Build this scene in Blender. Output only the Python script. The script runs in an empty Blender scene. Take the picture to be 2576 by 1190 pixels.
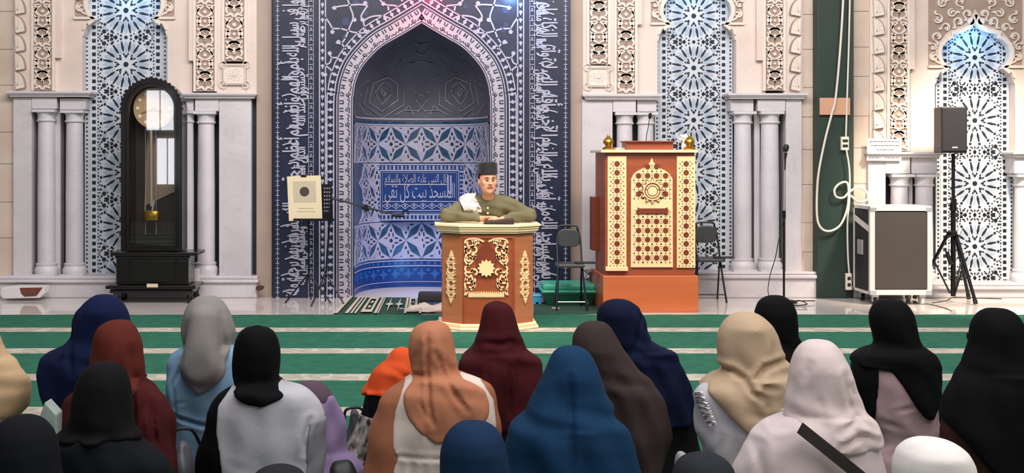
import bpy, bmesh, math, random
import numpy as np
from mathutils import Vector, Matrix
PI = math.pi
F = 3125.0            # focal length in pixels of the 2576 px wide frame
H = 1.6               # camera height
PX0 = 1060.0          # column of the frame straight ahead of the camera
# ------------------------------------------------------------ camera
scene = bpy.context.scene
cam_d = bpy.data.cameras.new('camera'); cam = bpy.data.objects.new('camera', cam_d)
scene.collection.objects.link(cam); scene.camera = cam
cam_d.sensor_width = 36; cam_d.lens = 36 * F / 2576
cam_d.shift_x = (1288 - PX0) / 2576; cam_d.shift_y = -205 / 2576
cam.location = (0, 0, H); cam.rotation_euler = (PI / 2, 0, 0)
cam_d.clip_end = 100
# ------------------------------------------------------------ world, lights, exposure
scene.view_settings.view_transform = 'Standard'; scene.view_settings.look = 'None'
scene.view_settings.gamma = 1; scene.view_settings.exposure = 0.0
scene.view_settings.use_curve_mapping = False
scene.cycles.max_bounces = 5; scene.cycles.diffuse_bounces = 3; scene.cycles.glossy_bounces = 3
w = bpy.data.worlds.new('world'); scene.world = w; w.use_nodes = True
w.node_tree.nodes['Background'].inputs[0].default_value = (0.80, 0.86, 1.0, 1)
w.node_tree.nodes['Background'].inputs[1].default_value = 0.26

def area(name, loc, target, sx, sy, power, col):
    l = bpy.data.lights.new(name, 'AREA'); l.shape = 'RECTANGLE'; l.size = sx; l.size_y = sy
    l.energy = power; l.color = col
    o = bpy.data.objects.new(name, l); scene.collection.objects.link(o); o.location = loc
    o.rotation_euler = (Vector(target) - Vector(loc)).to_track_quat('-Z', 'Y').to_euler()
    return o
def spot(name, loc, target, power, col, ang=60, rad=.1, blend=.6):
    l = bpy.data.lights.new(name, 'SPOT'); l.energy = power; l.color = col
    l.spot_size = math.radians(ang); l.spot_blend = blend; l.shadow_soft_size = rad
    o = bpy.data.objects.new(name, l); scene.collection.objects.link(o); o.location = loc
    o.rotation_euler = (Vector(target) - Vector(loc)).to_track_quat('-Z', 'Y').to_euler()
    return o
def point(name, loc, power, col, rad=.05):
    l = bpy.data.lights.new(name, 'POINT'); l.energy = power; l.color = col; l.shadow_soft_size = rad
    o = bpy.data.objects.new(name, l); scene.collection.objects.link(o); o.location = loc
    return o
area('ceiling_light_stage', (1, 9.3, 5.6), (1, 13.6, 1.2), 10, 1.2, 540, (1.0, .93, .90))
area('ceiling_light_hall', (1, 4.5, 5.8), (1, 7.0, 0), 8, 3, 300, (1.0, .97, .95))
area('rear_fill_light', (2.6, 1.2, 4.8), (2.2, 5.2, .5), 5, 1.5, 125, (1.0, .95, .92))  # added fill without a fixture, brightens the listeners' backs
spot('warm_downlight_right', (6.2, 11.2, 4.6), (6.2, 13.9, 0.35), 1900, (1.0, .84, .64), 50, .25)
spot('warm_downlight_pulpit', (2.9, 9.8, 3.7), (2.6, 12.6, 0.9), 260, (1.0, .80, .52), 36, .2)
spot('warm_downlight_podium', (1.3, 8.4, 3.6), (0.7, 11.3, 0.6), 470, (1.0, .80, .58), 34, .2)
point('mihrab_blue_lamp', (1.02, 13.6, 3.42), 17, (.22, .50, 1.0), .06)
point('mihrab_red_lamp', (.10, 13.66, 3.46), 26, (1.0, .04, .10), .05)
for lx, lz in ((-3.3, 3.5), (3.05, 3.5), (6.25, 2.9)): point('niche_blue_lamp', (lx, 13.98, lz), 5, (.25, .60, 1.0), .06)
point('niche_floor_lamp', (.35, 14.1, .25), 13, (.10, .35, 1.0), .08)
# ------------------------------------------------------------ helpers
def P(px, py, Y): return Vector(((px - PX0) * Y / F, Y, H - (py - 390) * Y / F))
def flat(Y):
    k = Y / F
    return lambda u, v, d=0: ((u - PX0) * k, Y - d, H - (v - 390) * k)
def hexc(h):
    h = h.lstrip('#'); r = [int(h[i:i + 2], 16) / 255 for i in (0, 2, 4)]
    return tuple(c / 12.92 if c <= .04045 else ((c + .055) / 1.055) ** 2.4 for c in r) + (1,)
def mat(name, col, rough=.6, metal=0, var=.0, scale=6, bump=0, bscale=30, col2=None, emis=0, sheen=0, stretch=(1, 1, 1), coat=0, trans=0, detail=4, spec=None):
    m = bpy.data.materials.new(name); m.use_nodes = True
    nt = m.node_tree; b = nt.nodes['Principled BSDF']
    c = hexc(col) if isinstance(col, str) else col
    b.inputs['Base Color'].default_value = c; b.inputs['Roughness'].default_value = rough
    b.inputs['Metallic'].default_value = metal
    if coat: b.inputs['Coat Weight'].default_value = coat; b.inputs['Coat Roughness'].default_value = .05
    if spec is not None: b.inputs['Specular IOR Level'].default_value = spec
    if sheen: b.inputs['Sheen Weight'].default_value = sheen
    if trans: b.inputs['Transmission Weight'].default_value = trans
    tc = nt.nodes.new('ShaderNodeTexCoord'); mp = nt.nodes.new('ShaderNodeMapping'); mp.inputs['Scale'].default_value = stretch
    nt.links.new(tc.outputs['Object'], mp.inputs[0])
    if var or col2:
        n = nt.nodes.new('ShaderNodeTexNoise'); n.inputs['Scale'].default_value = scale; n.inputs['Detail'].default_value = detail
        nt.links.new(mp.outputs[0], n.inputs['Vector'])
        r = nt.nodes.new('ShaderNodeValToRGB'); r.color_ramp.elements[0].position = .3; r.color_ramp.elements[1].position = .7
        c2 = hexc(col2) if col2 else tuple(min(1, x * (1 + var)) for x in c[:3]) + (1,)
        c1 = c if col2 else tuple(x * (1 - var) for x in c[:3]) + (1,)
        r.color_ramp.elements[0].color = c1; r.color_ramp.elements[1].color = c2
        nt.links.new(n.outputs[0], r.inputs[0]); nt.links.new(r.outputs[0], b.inputs['Base Color'])
    if bump:
        n2 = nt.nodes.new('ShaderNodeTexNoise'); n2.inputs['Scale'].default_value = bscale; n2.inputs['Detail'].default_value = 5
        nt.links.new(mp.outputs[0], n2.inputs['Vector'])
        bp = nt.nodes.new('ShaderNodeBump'); bp.inputs['Strength'].default_value = bump; bp.inputs['Distance'].default_value = .02
        nt.links.new(n2.outputs[0], bp.inputs['Height']); nt.links.new(bp.outputs[0], b.inputs['Normal'])
    if emis:
        b.inputs['Emission Color'].default_value = c; b.inputs['Emission Strength'].default_value = emis
    return m
class MB:
    def __init__(s): s.v = []; s.f = []; s.m = []
    def add(s, vs, fs, m=0):
        n = len(s.v); s.v += [tuple(x) for x in vs]; s.f += [tuple(i + n for i in f) for f in fs]; s.m += [m] * len(fs)
    def box(s, x0, x1, y0, y1, z0, z1, m=0):
        s.add([(x0, y0, z0), (x1, y0, z0), (x1, y1, z0), (x0, y1, z0), (x0, y0, z1), (x1, y0, z1), (x1, y1, z1), (x0, y1, z1)],
              [(0, 3, 2, 1), (4, 5, 6, 7), (0, 1, 5, 4), (1, 2, 6, 5), (2, 3, 7, 6), (3, 0, 4, 7)], m)
    def pbox(s, u0, v0, u1, v1, Y, d, m=0):    # front face given by its corners at depth Y
        a = P(u0, v1, Y); b = P(u1, v0, Y)
        s.box(a.x, b.x, Y, Y + d, a.z, b.z, m)
    def prism(s, pts, mp, d1, d0=0, m=0):      # outline pts in the mapping's (u, v), from offset d0 to d1 towards the viewer
        n = len(pts); A = [mp(u, v, d1) for u, v in pts]; B = [mp(u, v, d0) for u, v in pts]
        s.add(A + B, [tuple(range(n))[::-1]] + [(i, (i + 1) % n, n + (i + 1) % n, n + i) for i in range(n)], m)
    def plate(s, pts, mp, d, m=0):
        s.add([mp(u, v, d) for u, v in pts], [tuple(range(len(pts)))[::-1]], m)
    def ribbon(s, pts, wd, mp, d1, d0=0, m=0, closed=False, taper=False):
        n = len(pts)
        if n < 2: return
        L = []; R = []
        for i in range(n):
            a = pts[i - 1] if (i > 0 or closed) else pts[i]; c = pts[(i + 1) % n] if (i < n - 1 or closed) else pts[i]
            tx, ty = c[0] - a[0], c[1] - a[1]; l = math.hypot(tx, ty) or 1; tx /= l; ty /= l
            ww = wd / 2
            if taper: ww *= .35 + .65 * math.sin(PI * min(1, max(0, (i + .3) / (n - .4))))
            L.append((pts[i][0] - ty * ww, pts[i][1] + tx * ww)); R.append((pts[i][0] + ty * ww, pts[i][1] - tx * ww))
        V = [mp(*p, d1) for p in L] + [mp(*p, d1) for p in R] + [mp(*p, d0) for p in L] + [mp(*p, d0) for p in R]
        fs = []
        for i in range(n if closed else n - 1):
            j = (i + 1) % n
            fs += [(i, j, n + j, n + i), (2 * n + i, 2 * n + j, j, i), (n + i, n + j, 3 * n + j, 3 * n + i)]
        s.add(V, fs, m)
    def disc(s, u, v, r, mp, d1, d0=0, m=0, n=12, rot=0, sy=1):
        s.prism([(u + r * math.cos(rot + 2 * PI * i / n), v + sy * r * math.sin(rot + 2 * PI * i / n)) for i in range(n)], mp, d1, d0, m)
    def tube(s, pts, r, n=10, m=0, closed=False, cap=True):
        pts = [Vector(p) for p in pts]; N = len(pts); rr = r if isinstance(r, (list, tuple)) else [r] * N
        base = len(s.v); up = None; vs = []
        for i, p in enumerate(pts):
            t = (pts[min(i + 1, N - 1)] - pts[max(i - 1, 0)]) if not closed else (pts[(i + 1) % N] - pts[i - 1])
            t.normalize()
            if up is None: up = t.orthogonal().normalized()
            up = (up - t * up.dot(t)).normalized(); q = t.cross(up)
            vs += [p + (up * math.cos(2 * PI * k / n) + q * math.sin(2 * PI * k / n)) * rr[i] for k in range(n)]
        fs = []
        for i in range(N if closed else N - 1):
            j = (i + 1) % N
            fs += [(i * n + k, i * n + (k + 1) % n, j * n + (k + 1) % n, j * n + k) for k in range(n)]
        if cap and not closed: fs += [tuple(range(n))[::-1], tuple((N - 1) * n + k for k in range(n))]
        s.add(vs, fs, m)
    def lathe(s, prof, c, n=28, m=0, sx=1, sy=1):
        N = len(prof); vs = [(c[0] + sx * r * math.cos(2 * PI * k / n), c[1] + sy * r * math.sin(2 * PI * k / n), c[2] + z) for r, z in prof for k in range(n)]
        fs = [(i * n + k, i * n + (k + 1) % n, (i + 1) * n + (k + 1) % n, (i + 1) * n + k) for i in range(N - 1) for k in range(n)]
        fs += [tuple(range(n))[::-1], tuple((N - 1) * n + k for k in range(n))]
        s.add(vs, fs, m)
    def build(s, name, mats, parent=None, bevel=0, smooth=False, origin=None):
        me = bpy.data.meshes.new(name)
        vs = s.v
        if origin is None and parent is None and vs:
            a = np.array(vs); origin = ((a[:, 0].min() + a[:, 0].max()) / 2, (a[:, 1].min() + a[:, 1].max()) / 2, a[:, 2].min())
        if parent is not None: origin = parent_origin(parent)
        o3 = origin
        me.from_pydata([(x - o3[0], y - o3[1], z - o3[2]) for x, y, z in vs], [], s.f)
        for m in (mats if isinstance(mats, (list, tuple)) else [mats]): me.materials.append(m)
        me.polygons.foreach_set('material_index', s.m)
        if smooth: me.shade_smooth() if hasattr(me, 'shade_smooth') else None
        if smooth:
            try: me.set_sharp_from_angle(angle=math.radians(38))
            except Exception: pass
        me.validate(); me.update()
        o = bpy.data.objects.new(name, me); scene.collection.objects.link(o)
        if parent is not None: o.parent = parent
        else: o.location = o3
        if bevel:
            b = o.modifiers.new('bevel', 'BEVEL'); b.width = bevel; b.segments = 2; b.limit_method = 'ANGLE'
        return o
def parent_origin(p):
    v = Vector((0, 0, 0))
    while p is not None: v += p.location; p = p.parent
    return v
def tag(o, label, cat, group=None):
    o['label'] = label; o['category'] = cat
    if group: o['group'] = group
    return o
def thing(name, label, cat, loc=(0, 0, 0), group=None):
    o = bpy.data.objects.new(name, None); scene.collection.objects.link(o); o.location = loc; o.empty_display_size = .1
    return tag(o, label, cat, group)
def struct(o): o['kind'] = 'structure'; return o
def arc(cx, cy, r, a0, a1, n=10, sy=1): return [(cx + r * math.cos(math.radians(a0 + (a1 - a0) * i / n)), cy + sy * r * math.sin(math.radians(a0 + (a1 - a0) * i / n))) for i in range(n + 1)]
def smoothpts(p, n=5, closed=False):
    out = []; N = len(p)
    for i in range(N if closed else N - 1):
        g = (lambda k: p[k % N]) if closed else (lambda k: p[min(max(k, 0), N - 1)])
        a, b, c, d = g(i - 1), g(i), g(i + 1), g(i + 2)
        for j in range(n):
            t = j / n
            out.append(tuple(.5 * (2 * b[q] + (c[q] - a[q]) * t + (2 * a[q] - 5 * b[q] + 4 * c[q] - d[q]) * t * t + (3 * b[q] - a[q] - 3 * c[q] + d[q]) * t ** 3) for q in range(len(b))))
    if not closed: out.append(tuple(p[-1]))
    return out
def mirror(pts, c): return [(2 * c - u, v) for u, v in pts]
# ------------------------------------------------------------ arabic lettering (joined letter forms, laid right to left)
AR = {'ا': (0xFE8D, 2), 'ب': (0xFE8F, 4), 'ة': (0xFE93, 2), 'ت': (0xFE95, 4), 'ث': (0xFE99, 4), 'ج': (0xFE9D, 4), 'ح': (0xFEA1, 4), 'خ': (0xFEA5, 4),
      'د': (0xFEA9, 2), 'ذ': (0xFEAB, 2), 'ر': (0xFEAD, 2), 'ز': (0xFEAF, 2), 'س': (0xFEB1, 4), 'ش': (0xFEB5, 4), 'ص': (0xFEB9, 4), 'ض': (0xFEBD, 4),
      'ط': (0xFEC1, 4), 'ظ': (0xFEC5, 4), 'ع': (0xFEC9, 4), 'غ': (0xFECD, 4), 'ف': (0xFED1, 4), 'ق': (0xFED5, 4), 'ك': (0xFED9, 4), 'ل': (0xFEDD, 4),
      'م': (0xFEE1, 4), 'ن': (0xFEE5, 4), 'ه': (0xFEE9, 4), 'و': (0xFEED, 2), 'ى': (0xFEEF, 2), 'ي': (0xFEF1, 4), 'ء': (0xFE80, 1), 'ئ': (0xFE89, 4), 'ؤ': (0xFE85, 2), 'أ': (0xFE83, 2), 'إ': (0xFE87, 2), 'آ': (0xFE81, 2)}
def shape(t):
    out = []
    for wd in t.split(' '):
        i = 0; prev = False; ws = []
        while i < len(wd):
            ch = wd[i]; base, n = AR[ch]
            if ch == 'ل' and i + 1 < len(wd) and wd[i + 1] in 'اأإآ':
                b = {'ا': 0xFEFB, 'أ': 0xFEF7, 'إ': 0xFEF9, 'آ': 0xFEF5}[wd[i + 1]]
                ws.append(chr(b + (1 if prev else 0))); prev = False; i += 2; continue
            nxt = i + 1 < len(wd) and AR[wd[i + 1]][1] > 1
            if n == 4: k = (3 if nxt else 1) if prev else (2 if nxt else 0); prev = nxt
            elif n == 2: k = 1 if prev else 0; prev = False
            else: k = 0; prev = False
            ws.append(chr(base + k)); i += 1
        out.append(''.join(ws[::-1]))
    return ' '.join(out[::-1])
_gl = {}
def glyphs(t, arabic=True, res=2):
    if t in _gl: return _gl[t]
    c = bpy.data.curves.new('lettering', 'FONT'); c.body = shape(t) if arabic else t; c.resolution_u = res
    o = bpy.data.objects.new('lettering', c); scene.collection.objects.link(o); bpy.context.view_layer.update()
    me = bpy.data.meshes.new_from_object(o.evaluated_get(bpy.context.evaluated_depsgraph_get()))
    vs = np.array([v.co[:2] for v in me.vertices]); fs = [tuple(p.vertices) for p in me.polygons]
    bpy.data.objects.remove(o); bpy.data.meshes.remove(me)
    vs[:, 0] -= vs[:, 0].min(); _gl[t] = (vs, fs); return _gl[t]
def letter(mb, t, place, m=0, arabic=True, ysub=None):   # place(x01, y) -> 3D point
    vs, fs = glyphs(t, arabic); L = vs[:, 0].max()
    mb.add([place(x / L, y) for x, y in vs], fs, m)
# ------------------------------------------------------------ materials
M = {}
def stone(name, a, b, sc=2.2, rough=.45, vein=.25, veincol='#8e8790'):
    m = mat(name, a, rough, col2=b, scale=sc, detail=6); nt = m.node_tree; bs = nt.nodes['Principled BSDF']
    src = bs.inputs['Base Color'].links[0].from_socket
    n = nt.nodes.new('ShaderNodeTexNoise'); n.inputs['Scale'].default_value = 1.6; n.inputs['Detail'].default_value = 9; n.inputs['Distortion'].default_value = 1.6
    tc = nt.nodes.new('ShaderNodeTexCoord'); nt.links.new(tc.outputs['Object'], n.inputs['Vector'])
    r = nt.nodes.new('ShaderNodeValToRGB'); e = r.color_ramp.elements
    e[0].position = .485; e[0].color = (0, 0, 0, 1); e[1].position = .5; e[1].color = (1, 1, 1, 1)
    x = e.new(.515); x.color = (0, 0, 0, 1)
    mul = nt.nodes.new('ShaderNodeMath'); mul.operation = 'MULTIPLY'; mul.inputs[1].default_value = vein
    mx = nt.nodes.new('ShaderNodeMixRGB'); mx.inputs[2].default_value = hexc(veincol)
    nt.links.new(n.outputs[0], r.inputs[0]); nt.links.new(r.outputs[0], mul.inputs[0]); nt.links.new(mul.outputs[0], mx.inputs[0])
    nt.links.new(src, mx.inputs[1]); nt.links.new(mx.outputs[0], bs.inputs['Base Color'])
    return m
M['cream'] = stone('cream_stone', '#d3c0b4', '#e0d0c6', vein=.1)
M['relief'] = mat('carved_stone', '#e0d2c6', .6, var=.05, scale=9)
M['ground'] = mat('carved_ground', '#a28c7e', .8, var=.1)
M['marble'] = stone('grey_white_marble', '#c4bec2', '#d3cdd0', vein=.16)
M['shaft'] = stone('column_marble', '#c8c4ca', '#d6d2d6', vein=.12)
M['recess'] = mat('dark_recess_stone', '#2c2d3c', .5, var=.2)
M['block'] = stone('beige_block_stone', '#c6b0a0', '#d4c2b2', vein=.08)
M['pier'] = mat('smooth_beige_pier', '#ab9689', .55, var=.06, scale=1.5)
M['lattice'] = mat('pale_lattice', '#c6ccd4', .4, var=.05)
M['petal'] = mat('lattice_petal', '#a3b1c2', .4, var=.08)
M['hole'] = mat('lattice_hole', '#0d1422', .6)
M['navy'] = mat('navy_tile', '#10162c', .35, col2='#1b2542', scale=7)
M['teal'] = mat('niche_tile', '#1c3654', .3, col2='#375674', scale=14)
M['deep'] = mat('deep_blue_tile', '#0c2f68', .3, col2='#103e80', scale=10)
M['star'] = mat('blue_star_tile', '#2b5c9a', .35)
M['conch'] = mat('grey_vault_plaster', '#55535c', .6, col2='#62606a', scale=5)
M['line'] = mat('pale_line', '#a9a8bb', .4)
M['greyline'] = mat('grey_line', '#938f96', .4)
M['kufic'] = mat('pale_band', '#ada7b4', .4, var=.04)
M['dark'] = mat('dark_inlay', '#23242f', .5)
M['black'] = mat('black_plastic', '#101014', .5, var=.1)
M['blackm'] = mat('black_metal', '#131318', .35, metal=.3)
M['white'] = mat('white_paint', '#dcd8d6', .5)
M['steel'] = mat('brushed_aluminium', '#c9c9cc', .35, metal=.6)
# ------------------------------------------------------------ floor, carpet, room shell
m = stone('polished_floor_tile', '#cbc3be', '#d8d1cc', rough=.07, vein=.15); M['floor'] = m
mb = MB(); mb.box(-9, 9, -3, 15.6, -.2, 0); struct(mb.build('floor', M['floor']))
cm = mat('green_carpet_pile', '#105c43', .95, col2='#1a7258', scale=9, bump=.6, bscale=260, detail=8)
sm_ = bpy.data.materials.new('cream_carpet_border'); sm_.use_nodes = True; nt = sm_.node_tree; bs = nt.nodes['Principled BSDF']; bs.inputs['Roughness'].default_value = .95
tc = nt.nodes.new('ShaderNodeTexCoord'); mpn = nt.nodes.new('ShaderNodeMapping'); mpn.inputs['Scale'].default_value = (13, 11, 1)
vo = nt.nodes.new('ShaderNodeTexVoronoi'); vo.distance = 'CHEBYCHEV'; vo.inputs['Scale'].default_value = 1
rp = nt.nodes.new('ShaderNodeValToRGB'); e = rp.color_ramp.elements; rp.color_ramp.interpolation = 'CONSTANT'
e[0].color = hexc('#8f8f80'); e[1].color = hexc('#a79e90'); e[1].position = .16; q = e.new(.42); q.color = hexc('#9aa08f'); q = e.new(.5); q.color = hexc('#bab0a2')
nt.links.new(tc.outputs['Object'], mpn.inputs[0]); nt.links.new(mpn.outputs[0], vo.inputs['Vector']); nt.links.new(vo.outputs['Distance'], rp.inputs[0]); nt.links.new(rp.outputs[0], bs.inputs['Base Color'])
carpet = thing('prayer_carpet', 'green prayer carpet with cream row lines covering the hall floor', 'carpet', (0, 6, 0))
mb = MB(); n = 140; pts = []
for i in range(n + 1):
    x = -8.6 + 17.2 * i / n; pts.append((x, 12.36 + .012 * math.sin(i * 1.7) + .01 * math.sin(i * .63)))
vs = []
for x, y in pts: vs += [(x, y, .012), (x, 2.2, .012), (x, y, 0)]
fs = []
for i in range(n): a = 3 * i; fs += [(a, a + 1, a + 4, a + 3), (a + 2, a, a + 3, a + 5)]
mb.add(vs, fs); mb.build('pile', cm, carpet)
for yc in (11.28, 10.06, 8.87, 7.69, 6.47, 5.27, 4.07, 2.9):
    mb = MB(); mb.box(-8.6, 8.6, yc - .13, yc + .13, .008, .0145); mb.build('row_stripe', sm_, carpet)
# hall shell behind the camera and at the sides (seen only as reflections)
shell = mat('hall_wall_paint', '#9d958f', .8, var=.05)
mb = MB(); mb.box(-9.2, -9, -3, 15.6, 0, 6.5); struct(mb.build('wall_left', shell))
mb = MB(); mb.box(9, 9.2, -3, 15.6, 0, 6.5); struct(mb.build('wall_right', shell))
mb = MB(); mb.box(-9.2, 9.2, -3.2, -3, 0, 6.5); struct(mb.build('wall_rear', mat('rear_wall_paint', '#7d726a', .8, var=.1, scale=1)))
pane = mat('daylight_pane', '#f4f7ff', .3, emis=7)
for i, (x0, x1, z0, z1) in enumerate(((-6.6, -5.95, 2.2, 3.15), (-6.35, -5.85, .9, 2.0), (-2.4, -1.6, 2.2, 3.4), (2.2, 3.0, 2.2, 3.4), (6.0, 6.8, 2.2, 3.4))):
    mb = MB(); mb.box(x0, x1, -3.0, -2.98, z0, z1); wn = struct(mb.build('window_%d' % (i + 1), pane))
    mb = MB()
    for a, b, c, d in ((x0 - .05, x0, z0, z1), (x1, x1 + .05, z0, z1), (x0 - .05, x1 + .05, z0 - .05, z0), (x0 - .05, x1 + .05, z1, z1 + .05), ((x0 + x1) / 2 - .015, (x0 + x1) / 2 + .015, z0, z1)): mb.box(a, b, -3.0, -2.95, c, d)
    mb.build('window_frame', M['white'], wn)
# ------------------------------------------------------------ back wall
WF = 14.05
back = struct(bpy.data.objects.new('wall_back', None)); scene.collection.objects.link(back); back.location = (0, 14, 0)
def wpart(name, mb, m, **k): return mb.build(name, m, back, **k)
TOP = -560
mb = MB(); mb.box(-9, 9, 15.45, 15.6, 0, 6.5); wpart('backing_wall', mb, M['recess'])
# piers and plain walling: u0, u1, v0, v1, depth of the face, material
def slab(name, u0, u1, v0, v1, Y, d, m, bevel=.004):
    mb = MB(); mb.pbox(u0, v0, u1, v1, Y, d); return wpart(name, mb, M[m], bevel=bevel)
def blocks(name, u0, u1, v0, v1, Y, m, hs, d=.5):
    mb = MB(); v = v1; k = 0
    while v > v0:
        h = hs[k % len(hs)]; k += 1
        mb.pbox(u0, max(v - h + .8, v0), u1, v, Y + .002 * (k % 2), d); v -= h
    return wpart(name, mb, M[m], bevel=.004)
GB = 753
blocks('block_pier', -700, 33, TOP, 716, 14.02, 'block', [118, 90, 96, 80])
slab('smooth_pier', 645, 684, TOP, GB, 14.0, .5, 'pier')
slab('smooth_pier', 1430, 1466, TOP, GB, 14.0, .5, 'pier')
blocks('block_pier', 2016, 2062, TOP, 716, 14.02, 'block', [82, 74, 96, 88])
blocks('block_pier', 2126, 2194, TOP, 716, 14.02, 'block', [80, 100, 74, 90])
blocks('block_pier', 2700, 3400, TOP, 716, 14.02, 'block', [80, 100, 74, 90])
# plinths with a moulding on top
def plinth(u0, u1, v):
    mb = MB(); Y = 13.9
    a = P(u0, v, Y); b = P(u1, v, Y); zt = a.z
    mb.box(a.x, b.x, Y, Y + .6, 0, zt - .075)
    mb.box(a.x - .02, b.x + .02, Y - .03, Y + .6, zt - .075, zt - .035)
    mb.box(a.x - .01, b.x + .01, Y + .0, Y + .6, zt - .035, zt)
    wpart('plinth', mb, M['marble'], bevel=.012)
plinth(-700, 646, 695); plinth(1466, 2055, 684); plinth(2142, 3300, 712)
def template(cx, yn, s):
    t = [(0, -135), (6, -116), (17, -103), (33, -94), (61, -88), (58, -79), (74, -73), (87, -58), (92, -41), (90, -25), (83, -11), (72, 0), (86, 10), (94, 22), (98, 36), (101, 40)]
    return [(cx + s * u, yn + s * v) for u, v in t]
def frieze_cell(mb, mp, cx, y0, h, hw, k=0):
    """one carved unit of interlaced scrolls, mirrored about the strip's middle"""
    W_ = hw
    R = []
    if k % 2 == 0:
        R += [arc(cx + W_ * .1, y0 + h * .3, h * .20, -160, 60, 9), arc(cx + W_ * .45, y0 + h * .62, h * .18, -200, 70, 9)]
        R += [smoothpts([(cx, y0 + h * .02), (cx + W_ * .5, y0 + h * .16), (cx + W_ * .9, y0 + h * .06)], 4),
              smoothpts([(cx, y0 + h * .98), (cx + W_ * .35, y0 + h * .8), (cx + W_ * .9, y0 + h * .9)], 4),
              smoothpts([(cx + W_ * .1, y0 + h * .5), (cx + W_ * .6, y0 + h * .42), (cx + W_ * .92, y0 + h * .3)], 4)]
        mb.prism([(cx, y0 + h * .36), (cx + W_ * .22, y0 + h * .46), (cx, y0 + h * .58), (cx - W_ * .22, y0 + h * .46)], mp, .014)
    else:
        R += [smoothpts([(cx, y0), (cx + W_ * .75, y0 + h * .22), (cx + W_ * .6, y0 + h * .42), (cx, y0 + h * .55)], 5),
              smoothpts([(cx, y0 + h), (cx + W_ * .7, y0 + h * .85), (cx + W_ * .8, y0 + h * .66), (cx + W_ * .3, y0 + h * .55)], 5),
              smoothpts([(cx + W_ * .95, y0 + h * .05), (cx + W_ * .7, y0 + h * .12), (cx + W_ * .95, y0 + h * .35)], 4),
              smoothpts([(cx + W_ * .95, y0 + h * .5), (cx + W_ * .5, y0 + h * .72), (cx + W_ * .95, y0 + h * .95)], 4)]
        mb.disc(cx, y0 + h * .3, W_ * .2, mp, .014); mb.disc(cx, y0 + h * .74, W_ * .16, mp, .014, n=8)
    for r in R:
        mb.ribbon(r, hw * .27, mp, .016, taper=True); mb.ribbon(mirror(r, cx), hw * .27, mp, .016, taper=True)
def frieze(u0, u1, v0, v1, Y=14.0, cell=54):
    cx = (u0 + u1) / 2; hw = (u1 - u0) / 2
    mb = MB(); mb.pbox(u0, v0, u1, v1, Y, .3); wpart('frieze_ground', mb, M['ground'])
    mb = MB(); mp = flat(Y)
    v = v1; k = 0
    while v - cell > v0:
        frieze_cell(mb, mp, cx, v - cell, cell, hw * .93, k); k += 1; v -= cell
        if k % 2 == 0: mb.ribbon([(u0, v), (u1, v)], 2.5, mp, .016)
    mb.pbox(u0 - 6, v0, u0 + .5, v1, Y - .016, .3); mb.pbox(u1 - .5, v0, u1 + 6, v1, Y - .016, .3)
    return wpart('carved_frieze', mb, M['relief'])
def scallops(u0, u1, v0, v1, step, left=True, Y=14.0):
    mb = MB(); mp = flat(Y); g = MB()
    g.pbox(u0 - 6, v0, u1 + 5, v1, Y, .3); wpart('scallop_ground', g, M['cream'])
    v = v1; ol = MB()
    w_ = u1 - u0
    while v > v0:
        # a shell lobe with fine ribs
        sgn = 1 if left else -1; ub = u0 if left else u1
        p = [(ub + sgn * w_ * .15 * 0, v - step)] + [(ub + sgn * (w_ * (.15 + .85 * math.sin(t * PI / 2))), v - step + step * .9 * (1 - math.cos(t * PI / 2) * .9) ) for t in [i / 8 for i in range(9)]] + [(ub + sgn * w_ * .5, v - step * .05), (ub + sgn * w_ * .1, v)]
        p = [(a, b) for a, b in p]
        if left: p = p[::-1]
        mb.prism(p, mp, .045)
        ol.ribbon(p[:-2] if not left else p[2:], 2.2, mp, .047, .0)
        for t in (.2, .4, .6, .8):
            mb.ribbon([(ub + sgn * w_ * .25, v - step * .2), (ub + sgn * w_ * (.3 + .62 * t), v - step + step * .85 * t * t + step * .12)], 1.3, mp, .050, .04)
        v -= step
    wpart('scallop_band', mb, M['relief']); wpart('scallop_shade_line', ol, M['ground'])  # dark edge ribbons paint in the shade around the carved lobes
def arabesque(mb, mp, cx, pts, s=1, wd=5, d=.03):
    for u, v, r, a0 in pts:
        for mir in (False, True):
            R = [arc(u, v, r, a0, a0 + 250, 12), arc(u + r * .2, v, r * .45, a0 + 90, a0 + 330, 8)]
            R.append(smoothpts([(u + r * math.cos(math.radians(a0)), v + r * math.sin(math.radians(a0))), (u + r * 1.5 * math.cos(math.radians(a0 - 40)), v + r * 1.5 * math.sin(math.radians(a0 - 40))), (u + r * 2.1 * math.cos(math.radians(a0 - 25)), v + r * 2.1 * math.sin(math.radians(a0 - 25)))], 4))
            for r_ in R:
                if mir: r_ = mirror(r_, cx)
                mb.ribbon(r_, wd, mp, d, taper=True)
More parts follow.
